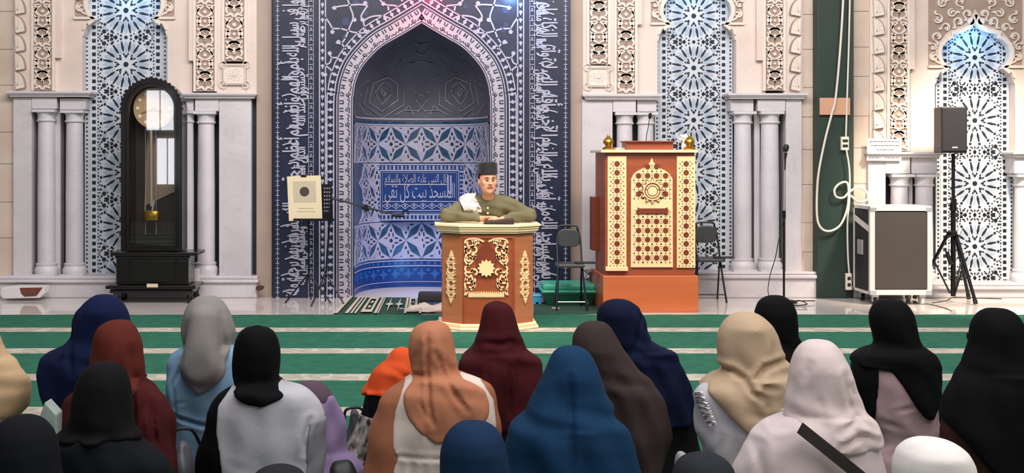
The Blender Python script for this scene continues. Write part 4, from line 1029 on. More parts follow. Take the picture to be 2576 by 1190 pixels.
# thin microphone over the pulpit
t = thing('gooseneck_microphone', 'thin black gooseneck microphone rising behind the pulpit', 'microphone', tuple(P(1628, 358, YQ + .45)))
mb = MB(); mb.tube(smoothpts([tuple(P(1626, 377, YQ + .45)), tuple(P(1626, 345, YQ + .45)), tuple(P(1631, 318, YQ + .45)), tuple(P(1634, 298, YQ + .45))], 5), .004, 6); mb.build('neck', M['blackm'], t, smooth=True)
mb = MB(); mb.tube([tuple(P(1634, 299, YQ + .45)), tuple(P(1635, 294, YQ + .45)), tuple(P(1636, 286, YQ + .45)), tuple(P(1636, 284, YQ + .45))], [.012, .018, .018, .008], 10); mb.build('microphone_head', M['black'], t, smooth=True)
# microphone stand right
YT = 13.5
t = thing('microphone_stand', 'black straight microphone stand in front of the right marble pier', 'microphone stand', (P(1972, 0, YT).x, YT, 0))
mb = MB(); X = P(1972, 0, YT).x; mb.tube([(X, YT, .02), (X, YT, P(0, 545, YT).z)], .012, 10); mb.tube([(X, YT, P(0, 550, YT).z), (X, YT, P(0, 530, YT).z)], .02, 10); mb.build('lower_pole', M['blackm'], t, smooth=True)
mb = MB(); mb.tube([(X, YT, P(0, 535, YT).z), tuple(P(1974, 400, YT))], .008, 10); mb.build('upper_pole', M['steel'], t, smooth=True)
mb = MB(); mb.lathe([(.14, 0), (.14, .012), (.10, .025), (.02, .03)], (X, YT, 0), 24); mb.build('round_base', M['blackm'], t, smooth=True)
mb = MB(); mb.tube([tuple(P(1974, 428, YT)), tuple(P(1975, 400, YT)), tuple(P(1977, 384, YT))], [.009, .012, .018], 10); mb.build('microphone_body', M['black'], t, smooth=True)
mb = MB(); mb.tube([tuple(P(1975, 382, YT)), tuple(P(1976, 377, YT)), tuple(P(1978, 369, YT)), tuple(P(1979, 364, YT)), tuple(P(1979, 363, YT))], [.022, .03, .032, .02, .004], 14); mb.build('microphone_grille', M['black'], t, smooth=True)
cable([(1973, 545, 13.48), (1960, 600, 13.46), (1950, 650, 13.46), (1938, 690, 13.45), (1932, 725, 13.4), (1934, 745, 13.36)], .005, 13.4, 'thin dark cable hanging from the straight microphone stand', m='black')
cable([(1990, 762, 13.28), (2010, 756, 13.4), (2030, 765, 13.1), (2000, 768, 13.05), (1985, 758, 13.3), (2050, 757, 13.4)], .006, 13.3, 'dark cable coiled on the tiles at the foot of the microphone stand', m='black')
cable([(2345, 762, 13.2), (2380, 757, 13.35), (2400, 748, 13.6), (2460, 750, 13.55), (2520, 752, 13.5)], .005, 13.3, 'dark cable on the tiles behind the loudspeaker tripod', m='black')
cable([(2330, 764, 13.15), (2350, 768, 13.1), (2380, 776, 12.9), (2395, 784, 12.7)], .005, 13.1, 'dark cable on the tiles running from the flight case wheels', m='black')
# ------------------------------------------------------------ folding chairs
M['pad'] = mat('dark_grey_vinyl', '#3a3b40', .45, var=.05)
def folding_chair(label, cxu, vb, v_top, hwu, Y, handle=True, tab=1):
    k = Y / F; X = P(cxu, 0, Y).x; zt = H - (v_top - 390) * k; hw = hwu * k
    t = thing('folding_chair', label, 'folding chair', (X, Y, 0))
    zs = .46; dep = .34
    # side frames: front leg slants back, rear leg slants forward
    for sg in (-1, 1):
        x = X + sg * hw
        mb = MB(); mb.tube(smoothpts([(x * 1.0 + sg * .03, Y - .02, .005), (x, Y + .12, .40), (x - sg * .005, Y + .26, zt - .16), (x - sg * .03, Y + .29, zt - .04)], 4), .011, 8); mb.build('front_leg', M['blackm'], t, smooth=True)
        mb = MB(); mb.tube([(x + sg * .015, Y + .34, .005), (x - sg * .01, Y + .14, .44)], .010, 8); mb.build('rear_leg', M['blackm'], t, smooth=True)
    mb = MB(); mb.tube(smoothpts([(X - hw + .03, Y + .29, zt - .05), (X - hw * .7, Y + .30, zt - .008), (X, Y + .30, zt), (X + hw * .7, Y + .30, zt - .008), (X + hw - .03, Y + .29, zt - .05)], 4), .011, 8); mb.build('top_rail', M['blackm'], t, smooth=True)
    mb = MB(); mb.tube([(X - hw - .02, Y + .01, .09), (X + hw + .02, Y + .01, .09)], .007, 8); mb.build('stretcher', M['steel'] if handle else M['blackm'], t, smooth=True)
    # backrest pad, rounded
    pts = []
    for i in range(28):
        a = 2 * PI * i / 28; c, s_ = math.cos(a), math.sin(a)
        pts.append((X + hw * .97 * math.copysign(abs(c) ** .6, c), zt - .13 + .095 * math.copysign(abs(s_) ** (.6 if s_ < 0 else .9), s_)))
    mb = MB(); n = len(pts)
    for (y0, sc) in ((0, 1),):
        A = [(x, Y + .262, z) for x, z in pts]; B = [(x, Y + .30, z) for x, z in pts]
        mb.add(A + B, [tuple(range(n)), tuple(range(n, 2 * n))[::-1]] + [(i, n + i, n + (i + 1) % n, (i + 1) % n) for i in range(n)])
    mb.build('backrest', M['pad'], t, bevel=.01)
    mb = MB(); mb.box(X - hw - .01, X + hw + .01, Y + .0, Y + .32, zs - .02, zs + .018); mb.build('seat', M['pad'], t, bevel=.012)
    if tab: mb = MB(); mb.box(X + hw * .4, X + hw + .13, Y + .02, Y + .16, zs + .02, zs + .034); mb.build('side_tablet', M['black'], t, bevel=.004)
    return t
folding_chair('black folding chair in front of the green tub left of the pulpit', 1438, 782, 571, 31, 12.75, True)
folding_chair('dark folding chair standing right of the pulpit', 1790, 752, 563, 30, 13.42, False)
# ------------------------------------------------------------ tub, blue crate, mat, bag, cloth
M['tub'] = mat('green_plastic', '#1c7a62', .4, var=.05); M['tubl'] = mat('pale_green_plastic', '#3fae92', .4)
YU = 13.2
t = thing('plastic_tub', 'green plastic tub with a lighter rim behind the left folding chair', 'tub', (P(1435, 0, YU).x, YU + .25, 0))
mb = MB(); a, b = P(1368, 0, YU).x, P(1498, 0, YU).x
mb.add([(a + .03, YU + .03, 0), (b - .03, YU + .03, 0), (b - .03, YU + .42, 0), (a + .03, YU + .42, 0), (a, YU, .13), (b, YU, .13), (b, YU + .45, .13), (a, YU + .45, .13)], [(0, 3, 2, 1), (0, 1, 5, 4), (1, 2, 6, 5), (2, 3, 7, 6), (3, 0, 4, 7), (4, 5, 6, 7)])
mb.build('tub_body', mat('deep_green_plastic', '#0f4a38', .4), t, bevel=.01)
mb = MB(); mb.box(a - .02, b + .02, YU - .02, YU + .47, .13, .165); mb.box(a + .0, b, YU, YU + .45, .165, .225); mb.build('lid', M['tubl'], t, bevel=.02)
t = thing('blue_tray', 'small bright blue plastic tray beside the lectern', 'tray', (P(1345, 0, 13.3).x, 13.3, 0))
mb = MB(); a, b = P(1325, 0, 13.3).x, P(1362, 0, 13.3).x; mb.box(a, b, 13.3, 13.5, .02, .085); mb.box(a, a + .03, 13.3, 13.5, 0, .02); mb.box(b - .03, b, 13.3, 13.5, 0, .02); mb.box(a + .065, a + .1, 13.3, 13.5, 0, .02); mb.build('tray_body', mat('bright_blue_plastic', '#2a8fc0', .35), t, bevel=.006)
mb = MB(); mb.box(a - .01, b + .01, 13.29, 13.51, .085, .1); mb.build('tray_rim', mat('light_blue_plastic', '#46a8d6', .35), t, bevel=.004)
# equipment box behind the chair
t = thing('equipment_box', 'small grey brown box on legs left of the pulpit', 'box', (P(1490, 0, 13.45).x, 13.45, 0))
mb = MB(); a, b = P(1492, 0, 13.45).x, P(1515, 0, 13.45).x; mb.add([(a - .05, 13.45, .30), (b, 13.45, .30), (b, 13.75, .30), (a - .05, 13.75, .30), (a - .08, 13.43, .335), (b, 13.43, .335), (b, 13.75, .335), (a - .08, 13.75, .335)], [(0, 3, 2, 1), (4, 5, 6, 7), (0, 1, 5, 4), (1, 2, 6, 5), (2, 3, 7, 6), (3, 0, 4, 7)]); mb.build('lid', mat('grey_brown_metal', '#6b6259', .5), t, bevel=.004)
mb = MB(); mb.box(a, b, 13.48, 13.75, 0, .30); mb.build('box_body', mat('brown_grey_metal', '#5a4a40', .6), t, bevel=.006)
cable([(1488, 676, 13.4), (1476, 690, 13.4), (1472, 712, 13.38), (1474, 745, 13.3), (1480, 765, 13.1)], .006, 13.4, 'grey cable curving down from the box left of the pulpit', m='greyline')
def mat_cloth(name, label, cat, quad, col_m, hgt=.02, wob=.008, seed=0, nx=24, ny=14):
    mb = MB(); rng = random.Random(seed); vs = []
    (x0, y0), (x1, y1), (x2, y2), (x3, y3) = quad
    for j in range(ny + 1):
        for i in range(nx + 1):
            s, q = i / nx, j / ny
            x = (x0 * (1 - s) + x1 * s) * (1 - q) + (x3 * (1 - s) + x2 * s) * q; y = (y0 * (1 - s) + y1 * s) * (1 - q) + (y3 * (1 - s) + y2 * s) * q
            vs.append((x, y, hgt * .5 + wob * math.sin(s * 9 + seed) * math.sin(q * 7 + seed * 2) + hgt * .3 * math.sin(13 * s * q + seed)))
    fs = [(j * (nx + 1) + i, j * (nx + 1) + i + 1, (j + 1) * (nx + 1) + i + 1, (j + 1) * (nx + 1) + i) for j in range(ny) for i in range(nx)]
    mb.add(vs, fs); o = mb.build(name, col_m, smooth=True); s_ = o.modifiers.new('thickness', 'SOLIDIFY'); s_.thickness = .008
    return tag(o, label, cat)
rm = mat('dark_green_rug', '#17382d', .95, col2='#1f4a3a', scale=20, bump=.4, bscale=200)
def fl(u, v): Y = 5000 / (v - 390); return ((u - PX0) * Y / F, Y)
mat_cloth('prayer_rug', 'green and cream patterned prayer rug in front of the niche', 'rug', (fl(838, 794), fl(1060, 794), fl(1060, 750), fl(880, 750)), rm, .012, .003, 1)
mat_cloth('side_rug', 'green and cream rug lying under the green tub', 'rug', (fl(1342, 794), fl(1512, 790), fl(1512, 762), fl(1342, 762)), rm, .01, .003, 2)
rug = [o for o in scene.objects if o.name.startswith('prayer_rug')][0]
mb = MB()
def rp(s, q): return (lambda A, B: (A[0] + (B[0] - A[0]) * q, A[1] + (B[1] - A[1]) * q, .026))(fl(838 + 222 * s, 794), fl(880 + 180 * s, 750))
def rpoly(pts): mb.add([rp(*p) for p in pts], [tuple(range(len(pts)))])
for s0, s1 in ((.0, .05), (.13, .17), (.19, .215), (.235, .26), (.46, .49), (.50, .515), (.80, .83), (.97, 1.0)): rpoly([(s0, 0), (s1, 0), (s1, 1), (s0, 1)])
for s0, s1 in ((.30, .43), (.84, .95)):
    rpoly([(s0, .06), (s1, .06), (s1, .2), (s0, .2)]); rpoly([(s0, .8), (s1, .8), (s1, .94), (s0, .94)]); rpoly([(s0, .2), (s0 + .03, .2), (s0 + .03, .8), (s0, .8)]); rpoly([(s1 - .03, .2), (s1, .2), (s1, .8), (s1 - .03, .8)])
    rpoly([(s0 + .05, .3), (s1 - .05, .3), (s1 - .05, .42), (s0 + .05, .42)]); rpoly([(s0 + .05, .56), (s1 - .05, .56), (s1 - .05, .7), (s0 + .05, .7)])
for c in (.6, .72):
    st = [(c + (.055 if i % 2 == 0 else .014) * math.cos(i * PI / 4), .5 + (.42 if i % 2 == 0 else .10) * math.sin(i * PI / 4)) for i in range(8)]; rpoly(st)
mb.build('woven_pattern', mat('cream_wool', '#b7b09e', .95), rug)
mat_cloth('white_cloth', 'crumpled white cloth on the rug left of the lectern', 'cloth', (fl(1022, 790), fl(1118, 790), fl(1118, 772), fl(1032, 772)), mat('white_cotton', '#cfc3b6', .9), .06, .03, 3)
mb = MB(); q = [fl(1052, 769), fl(1118, 770)]
Yb = q[0][1]; mb.box(q[0][0], q[1][0], Yb, Yb + .25, .03, .13); o = mb.build('cushion', mat('dark_grey_fabric', '#2d2b2c', .9), bevel=.03); tag(o, 'dark grey cushion lying on the rug behind the white cloth', 'cushion')
# ------------------------------------------------------------ flight case
YF = 13.25; kf = YF / F
a, b = P(2189, 0, YF).x, P(2343, 0, YF).x; zb, zt = .11, P(0, 520, YF).z; D = .5
t = thing('flight_case', 'large wheeled flight case with aluminium edges and dark front panel', 'flight case', ((a + b) / 2, YF + .3, 0))
mb = MB(); mb.box(a, b, YF, YF + D, zb, zt); mb.build('case_body', mat('case_laminate', '#1b1a1d', .6), t)
mb = MB(); mb.box(a + .045, b - .05, YF - .006, YF + .01, zb + .06, zt - .06); mb.build('front_panel', mat('brown_grey_laminate', '#3d3634', .65, var=.04), t, bevel=.003)
mb = MB(); e_ = .042
for x0, x1, z0, z1 in ((a, b, zb, zb + e_ * 1.2), (a, b, zt - e_, zt), (a, a + e_, zb, zt), (b - e_, b, zb, zt)): mb.box(x0 - .004, x1 + .004, YF - .012, YF + .02, z0 - .002, z1 + .002)
for y0 in (YF - .004, YF + D - .03): mb.box(a - .006, a + .01, y0, y0 + .035, zb, zt)
mb.box(a - .006, a + .01, YF, YF + D, zt - .03, zt + .004); mb.box(a - .006, a + .01, YF, YF + D, zb, zb + .03); mb.box(a, b, YF, YF + D, zt, zt + .006)
mb.add([(a - .008, YF + .03, zt - .2), (a - .008, YF + D, zt - .09), (a - .008, YF + D, zt - .16), (a - .008, YF + .03, zt - .27)], [(0, 1, 2, 3)])
mb.build('aluminium_edging', mat('bright_aluminium', '#e4e1dc', .3, metal=.25), t)
for x in (a, b - .06):
    for z in (zb - .004, zt - .056): mb = MB(); mb.box(x - .008, x + .066, YF - .018, YF + .05, z, z + .06); mb.build('corner_guard', M['steel'], t, bevel=.012)
mb = MB(); mb.box(a - .014, a + .0, YF + .2, YF + .36, .52, .68); mb.build('side_latch', M['steel'], t, bevel=.005)
for x in (a + .07, b - .08):
    for y in (YF + .06, YF + D - .07):
        c = MB(); c.box(x - .035, x + .035, y - .03, y + .03, .08, zb); c.box(x - .03, x - .022, y - .02, y + .02, .03, .085); c.box(x + .022, x + .03, y - .02, y + .02, .03, .085)
        cs = c.build('caster', M['steel'], t)
        wl = MB(); wl.tube([(x - .016, y, .042), (x + .016, y, .042)], .042, 20); wl.build('wheel', M['white'] if x > a + .2 else M['black'], cs, smooth=True)
# ------------------------------------------------------------ loudspeaker and tripod
YL = 13.45
t = thing('loudspeaker', 'black loudspeaker raised on the tripod in front of the right niche', 'loudspeaker', tuple(P(2402, 385, YL)))
a, b = P(2368, 0, YL - .15).x, P(2432, 0, YL - .15).x; b2 = P(2443, 0, YL).x; z0, z1 = P(0, 385, YL).z, P(0, 270, YL).z
mb = MB(); mb.add([(x, y, z) for z in (z0, z1) for x, y in ((a, YL - .15), (b, YL - .15), (b2, YL + .1), (b2 - .05, YL + .17), (a + .05, YL + .17))], [(4, 3, 2, 1, 0), (5, 6, 7, 8, 9)] + [(i, (i + 1) % 5, 5 + (i + 1) % 5, 5 + i) for i in range(5)])
mb.build('cabinet', M['black'], t, bevel=.012)
mb = MB(); mb.box(a + .012, b - .008, YL - .158, YL - .14, z0 + .02, z1 - .02); mb.build('grille', mat('dark_grille', '#15151f', .7, bump=.4, bscale=300), t, bevel=.006)
mb = MB(); mb.box(a + .11, a + .17, YL - .164, YL - .155, z0 + .05, z0 + .068); mb.build('badge', M['steel'], t)
t = thing('speaker_tripod', 'black tripod stand carrying the loudspeaker', 'tripod', (P(2399, 0, YL).x, YL, 0))
X = P(2398, 0, YL).x
mb = MB(); mb.tube([(X, YL, P(0, 386, YL).z), (X, YL, P(0, 520, YL).z)], .019, 12); mb.build('upper_pole', M['blackm'], t, smooth=True)
mb = MB(); mb.tube([(X, YL, P(0, 505, YL).z), (X, YL, P(0, 745, YL).z)], .026, 12); mb.tube([(X, YL, P(0, 500, YL).z), (X, YL, P(0, 530, YL).z)], .036, 12); mb.build('lower_pole', M['blackm'], t, smooth=True)
zh = P(0, 588, YL).z
mb = MB(); mb.lathe([(.04, -.03), (.07, -.02), (.07, .02), (.04, .035)], (X, YL, zh), 14); mb.build('hub', M['blackm'], t, smooth=True)
mb = MB(); mb.tube([(X - .05, YL - .03, P(0, 505, YL).z), (X - .075, YL - .04, P(0, 512, YL).z)], .018, 8); mb.tube([(X + .06, YL - .04, P(0, 575, YL).z), (X + .03, YL - .05, P(0, 590, YL).z)], .028, 8); mb.build('knob', M['steel'], t, smooth=True)
mb = MB(); mb.tube([(X - .09, YL - .05, P(0, 632, YL).z), (X - .05, YL - .05, P(0, 662, YL).z), (X, YL, P(0, 662, YL).z)], [.02, .024, .012], 8); mb.build('handle', M['black'], t, smooth=True)
for dx, dy in ((.146, -.22), (-.29, .33), (.30, .30)):
    q0 = Vector((X + dx * .12, YL + dy * .12, zh)); q1 = Vector((X + dx, YL + dy, .02))
    mb = MB(); mb.tube([q0, q1], [.018, .018], 10); lg = mb.build('leg', M['blackm'], t, smooth=True)
    mb = MB(); mb.tube([q1 + (q0 - q1) * .06, q1 - Vector((0, 0, .008))], .023, 10); mb.build('rubber_foot', M['black'], lg, smooth=True)
    mb = MB(); mb.tube([q0 + (q1 - q0) * .42, Vector((X + dx * .08, YL + dy * .08, .10))], .010, 8); mb.build('brace', M['blackm'], t, smooth=True)
# ------------------------------------------------------------ people: distance fields turned into surfaces
def surface(fn, lo, hi, h, smooth=2):
    n = [int(math.ceil((hi[i] - lo[i]) / h)) + 1 for i in range(3)]
    ax = [(lo[i] + h * np.arange(n[i])).astype(np.float32) for i in range(3)]
    X, Y, Z = ax[0][:, None, None], ax[1][None, :, None], ax[2][None, None, :]
    Fv = np.broadcast_to(fn(X, Y, Z), n).astype(np.float32)
    S = Fv < 0
    c = np.zeros([k - 1 for k in n], np.int8)
    offs = [(i, j, k) for i in (0, 1) for j in (0, 1) for k in (0, 1)]
    for i, j, k in offs: c += S[i:n[0] - 1 + i, j:n[1] - 1 + j, k:n[2] - 1 + k]
    act = (c > 0) & (c < 8); ids = np.full(act.shape, -1, np.int64); ijk = np.argwhere(act); ids[act] = np.arange(len(ijk))
    I, J, K = ijk.T; acc = np.zeros((len(ijk), 3)); cnt = np.zeros(len(ijk))
    V = {o: Fv[I + o[0], J + o[1], K + o[2]] for o in offs}
    for o in offs:
        for a in range(3):
            if o[a]: continue
            p = list(o); p[a] = 1; p = tuple(p); f0, f1 = V[o], V[p]; x = (f0 < 0) != (f1 < 0)
            t = np.where(x, f0 / np.where(x, f0 - f1, 1), 0)
            for b in range(3): acc[:, b] += np.where(x, (o[b] if b != a else t), 0)
            cnt += x
    P3 = (ijk + acc / cnt[:, None]) * h + np.array(lo)
    Q = []
    for a in range(3):
        b, c_ = (a + 1) % 3, (a + 2) % 3
        s0 = [slice(None)] * 3; s1 = [slice(None)] * 3; s0[a] = slice(0, n[a] - 1); s1[a] = slice(1, n[a])
        for q in (b, c_): s0[q] = slice(1, n[q] - 1); s1[q] = slice(1, n[q] - 1)
        A, B = S[tuple(s0)], S[tuple(s1)]
        e = np.argwhere(A != B)
        if not len(e): continue
        pos = e.copy(); pos[:, b] += 1; pos[:, c_] += 1
        fl_ = A[tuple(e.T)]
        def cell(db, dc):
            q = pos.copy(); q[:, b] += db; q[:, c_] += dc; return ids[tuple(q.T)]
        quad = np.stack([cell(-1, -1), cell(0, -1), cell(0, 0), cell(-1, 0)], 1)
        quad[~fl_] = quad[~fl_][:, ::-1]; Q.append(quad)
    Q = np.concatenate(Q); N = len(P3)
    E = np.concatenate([Q[:, [0, 1]], Q[:, [1, 2]], Q[:, [2, 3]], Q[:, [3, 0]]]); a = np.concatenate([E[:, 0], E[:, 1]]); b = np.concatenate([E[:, 1], E[:, 0]])
    deg = np.bincount(a, minlength=N)
    for _ in range(smooth):
        P3 = .5 * P3 + .5 * np.stack([np.bincount(a, P3[b, k], minlength=N) for k in range(3)], 1) / np.maximum(deg, 1)[:, None]
    return P3, Q
def sobj(name, PQ, mats, parent, region=None):
    P3, Q = PQ; o3 = np.array(parent_origin(parent))
    me = bpy.data.meshes.new(name); V = P3 - o3
    me.vertices.add(len(V)); me.vertices.foreach_set('co', V.astype(np.float32).ravel())
    me.loops.add(Q.size); me.loops.foreach_set('vertex_index', Q.astype(np.int32).ravel())
    me.polygons.add(len(Q)); me.polygons.foreach_set('loop_start', np.arange(0, Q.size, 4, dtype=np.int32))
    for m in (mats if isinstance(mats, list) else [mats]): me.materials.append(m)
    if region is not None:
        C_ = P3[Q].mean(1); me.polygons.foreach_set('material_index', region(C_[:, 0], C_[:, 1], C_[:, 2]).astype(np.int32))
    me.update(calc_edges=True); me.validate(); me.shade_smooth()
    o = bpy.data.objects.new(name, me); scene.collection.objects.link(o); o.parent = parent
    return o
def cone(x, y, z, p, q, r0, r1):
    p, q = np.array(p, float), np.array(q, float); d = q - p; L2 = float(d @ d) or 1e-9
    t = np.clip(((x - p[0]) * d[0] + (y - p[1]) * d[1] + (z - p[2]) * d[2]) / L2, 0, 1)
    return np.sqrt((x - p[0] - t * d[0]) ** 2 + (y - p[1] - t * d[1]) ** 2 + (z - p[2] - t * d[2]) ** 2) - (r0 + (r1 - r0) * t)
def ell(x, y, z, c, r):
    k = np.sqrt(((x - c[0]) / r[0]) ** 2 + ((y - c[1]) / r[1]) ** 2 + ((z - c[2]) / r[2]) ** 2); return (k - 1) * min(r)
def smin(a, b, k):
    h = np.clip(.5 + .5 * (b - a) / k, 0, 1); return b + (a - b) * h - k * h * (1 - h)
def smax(a, b, k): return -smin(-a, -b, k)
M['skin'] = mat('skin', '#b07a58', .5, var=.04)
# --- seated body, facing +y, skull top at z = .86
FINGERS = [(-.030, .075), (-.010, .085), (.010, .080), (.028, .062)]
def seated_body():
    def f(x, y, z):
        ax = np.abs(x)
        d = ell(x, y, z, (0, .015, .745), (.074, .092, .112))
        d = smin(d, ell(x, y, z, (0, .055, .69), (.05, .055, .055)), .03)
        d = smin(d, cone(x, y, z, (0, .108, .745), (0, .122, .722), .008, .013), .012)
        d = smin(d, cone(ax, y, z, (.0, .094, .678), (.02, .09, .68), .009, .006), .008)
        d = smax(d, -ell(ax, y, z, (.03, .112, .755), (.016, .014, .010)), .01)
        d = smin(d, ell(ax, y, z, (.03, .088, .755), (.013, .013, .010)), .004)
        d = smin(d, ell(ax, y, z, (.076, .01, .735), (.010, .02, .03)), .008)
        d = smin(d, cone(x, y, z, (0, -.005, .70), (0, -.01, .56), .05, .055), .03)
        t = cone(ax, y, z, (.06, -.01, .50), (.05, 0, .16), .068, .078); t = smin(t, cone(ax, y, z, (.03, -.01, .54), (.12, -.01, .52), .05, .042), .05); d = smin(d, t, .04)
        d = smin(d, cone(ax, y, z, (.13, .0, .51), (.145, .05, .29), .042, .034), .03)
        d = smin(d, cone(ax, y, z, (.145, .05, .29), (.10, .24, .20), .034, .024), .015)
        d = smin(d, cone(ax, y, z, (.10, .24, .20), (.07, .30, .175), .026, .030), .015)
        d = smin(d, cone(ax, y, z, (.08, .29, .18), (.05, .27, .15), .012, .009), .008)
        for o, l in FINGERS: d = smin(d, np.minimum(cone(ax, y, z, (.065 - o * .9, .31, .178), (.055 - o * 1.0, .31 + l * .55, .166), .010, .009), cone(ax, y, z, (.055 - o * 1.0, .31 + l * .55, .166), (.050 - o * 1.0, .31 + l * .9, .140), .009, .007)), .006)
        d = smin(d, cone(ax, y, z, (.08, 0, .12), (.20, .19, .10), .095, .06), .05)
        d = smin(d, cone(ax, y, z, (.20, .19, .10), (-.02, .27, .06), .055, .035), .03)
        d = smin(d, cone(ax, y, z, (.0, .27, .05), (-.09, .23, .035), .035, .026), .02)
        return d
    return surface(f, (-.40, -.20, -.02), (.40, .44, .88), .0075, 1)
SB = seated_body()
def cloth(name, c, rough=.85, c2=None, sc=3):
    return mat(name, c, rough, col2=c2, scale=sc, bump=.22, bscale=9, detail=3, spec=.15) if c2 else mat(name, c, rough, var=.10, scale=3.5, bump=.22, bscale=10, detail=3, spec=.15)
class Rows:
    def __init__(s, rows, Y, base=False, sw=.02):
        z = [H - (r[0] - 390) * Y / F for r in rows]; c = [((r[1] + r[2]) / 2 - PX0) * Y / F for r in rows]; a = [(r[2] - r[1]) / 2 * Y / F for r in rows]
        if base:
            while z and z[-1] < .22: z.pop(); c.pop(); a.pop()
            aa = a[-1]; z += [.16, .05, -.01]; c += [c[-1]] * 3; a += [max(aa * .95, .20), max(aa * .95, .22), max(aa * .9, .20)]
        z, c, a = map(np.array, (z[::-1], c[::-1], a[::-1])); s.zt = float(z[-1]); s.zb = float(z[0])
        g = np.arange(s.zb - .06, s.zt + .06, .004); w_ = max(3, int(sw / .004) | 1); ker = np.hanning(w_ + 2)[1:-1]; ker /= ker.sum()
        a2 = np.interp(g, z, a ** 2); a2[g > s.zt] = 0; top = s.zt - g
        aa = np.convolve(np.sqrt(a2), ker, 'same'); cc = np.convolve(np.interp(g, z, c), ker, 'same'); near = (top < .05) | (g < s.zb + .04)
        s.g = g; s.a = np.where(near, np.sqrt(a2), aa); s.c = np.where(g < s.zb + .04, np.interp(g, z, c), cc)
        s.c = np.where(g > s.zt - .03, np.interp(g, z, c), s.c)
    def A(s, z): return np.interp(z, s.g, s.a).astype(np.float32)
    def C(s, z): return np.interp(z, s.g, s.c).astype(np.float32)
def seated(label, Y, hij, dress, hcol, dcol, rows_extra=None, hfold=.004, dfold=.004, seed=0, region=None, dmats=None, hkind='hijab', extra=None, depth=1.0, group='seated listeners with covered heads', thick=.016, capz=None, lean=0, npl=(5, 9), cat='person', creases=(), overlays=()):
    Rh, Rd = Rows(hij, Y), Rows(dress, Y, base=True)
    zt = Rh.zt; zh = zt - .13; hx = float(Rh.C(np.array(zt - .12))); cx = float(Rd.C(np.array(.3)))
    sc = (zt - .018) / .86
    root = thing('person', label, cat, (hx, Y, 0), group)
    zb_ = SB[0][:, 2]; w_ = np.clip((.63 - zb_) / .10, 0, 1); zz_ = zb_ * sc
    fx = float(np.clip(min(Rd.A(np.array([.30, .36, .42, .48]) * sc)) / .205, .45, 1.0))
    bp = SB[0] * np.array([min(sc, 1), min(sc, 1), sc]); bp[:, 0] *= 1 + (fx - 1) * w_; bp[:, 0] += hx + (Rd.C(np.clip(zz_, .25, Rd.zt)) - hx) * w_; bp[:, 1] += Y
    body = sobj('body', (bp, SB[1]), M['skin'], root)
    CR = []
    for pts, wd, am in creases:
        CR.append(([(XP(u, Y), ZP(v, Y)) for u, v in pts], wd, am))
    def crease(x, y, z):
        t = 0
        for pts, wd, am in CR:
            m = None
            for (ax_, az), (bx, bz) in zip(pts, pts[1:]):
                dx, dz = bx - ax_, bz - az; L2 = dx * dx + dz * dz + 1e-9; q = np.clip(((x - ax_) * dx + (z - az) * dz) / L2, 0, 1)
                dd = (x - ax_ - q * dx) ** 2 + (z - az - q * dz) ** 2; m = dd if m is None else np.minimum(m, dd)
            m = np.sqrt(m); wd = wd * 1.15
            e = [1 - .85 * np.exp(-((x - px_) ** 2 + (z - pz_) ** 2) / (2.2 * wd) ** 2) for px_, pz_ in (pts[0], pts[-1])]
            t = t + (am * np.exp(-(m / wd) ** 2) - am * .5 * np.exp(-((m - 2.1 * wd) / (1.2 * wd)) ** 2)) * e[0] * e[1]
        return .95 * t * (y < Y + .02) if CR else 0
    def bd(a): return (np.minimum(a, .125 + .25 * np.maximum(a - .12, 0)) * depth)
    def dressf(x, y, z, infl=0.):
        a = Rd.A(z) + 1e-3; c = Rd.C(z); b = bd(a) + np.clip(.25 - z, 0, .2) * .2
        q = np.sqrt(((x - c) / a) ** 2 + ((y - Y) / b) ** 2); d = (q - 1) * np.minimum(a, b)
        d = np.maximum(d, z - Rd.zt)
        xx = np.abs(x - cx) / fx; s = min(sc, 1)
        d = smin(d, cone(xx, y - Y, z, (.15 * s, .05 * s, .29 * sc), (.105 * s, .22 * s, .205 * sc), .055 * s, .040 * s), .03)
        d = smin(d, cone(xx, y - Y, z, (.10 * s, .0, .13 * sc), (.21 * s, .19 * s, .10), .12 * s, .085 * s), .05)
        d = smin(d, cone(xx, y - Y, z, (.20 * s, .19 * s, .10), (.02, .25 * s, .075), .08 * s, .07 * s), .04)
        phi = np.arctan2(x - c, Y - y)
        fo = dfold * (.7 * np.sin(npl[0] * phi + 2 * np.sin(z * 8 + seed) + seed) + .5 * np.sin(npl[1] * phi + z * 13 + seed * 2.1) + .5 * np.sin(z * 34 + 2.5 * np.sin(phi * 2 + seed)))
        return smax(d + fo + crease(x, y, z), -z + .016, .01) - infl
    def hijf(x, y, z):
        a = Rh.A(z) + 1e-3; c = Rh.C(z); low = np.clip((zt - .17 - z) / .12, 0, 1)
        b = np.minimum(a * 1.12, .118 + .28 * np.maximum(a - .12, 0)) * (1 + (depth - 1) * low)
        q = np.sqrt(((x - c) / a) ** 2 + ((y - Y) / b) ** 2); d = (q - 1) * np.minimum(a, b)
        d = np.maximum(d, z - zt)
        d = np.maximum(d, Rh.zb - z) + crease(x, y, z)
        sh = dressf(x, y, z, thick); sh = smax(sh, np.abs(x - c) - a, .012); sh = np.maximum(sh, Rh.zb - z); sh = np.maximum(sh, z - (zt - .20))
        d = smin(d, sh, .02)
        phi = np.arctan2(x - c, Y - y)
        m_ = np.clip((zt - .10 - z) / .14, .12, 1)
        fo = hfold * m_ * (np.sin(npl[0] * phi + 2.2 * np.sin(z * 6 + seed * 1.7) + seed) + .6 * np.sin(npl[1] * phi + 12 * z + seed * 3))
        fo = fo + hfold * 1.3 * np.exp(-((z - (zt - .25)) / .05) ** 2) * np.sin(55 * z + 2.5 * phi + seed)
        fo = fo + hfold * .5 * np.sin(30 * z + 5 * x * 3 + seed) * np.sin(17 * x + seed * 2)
        d = d + fo
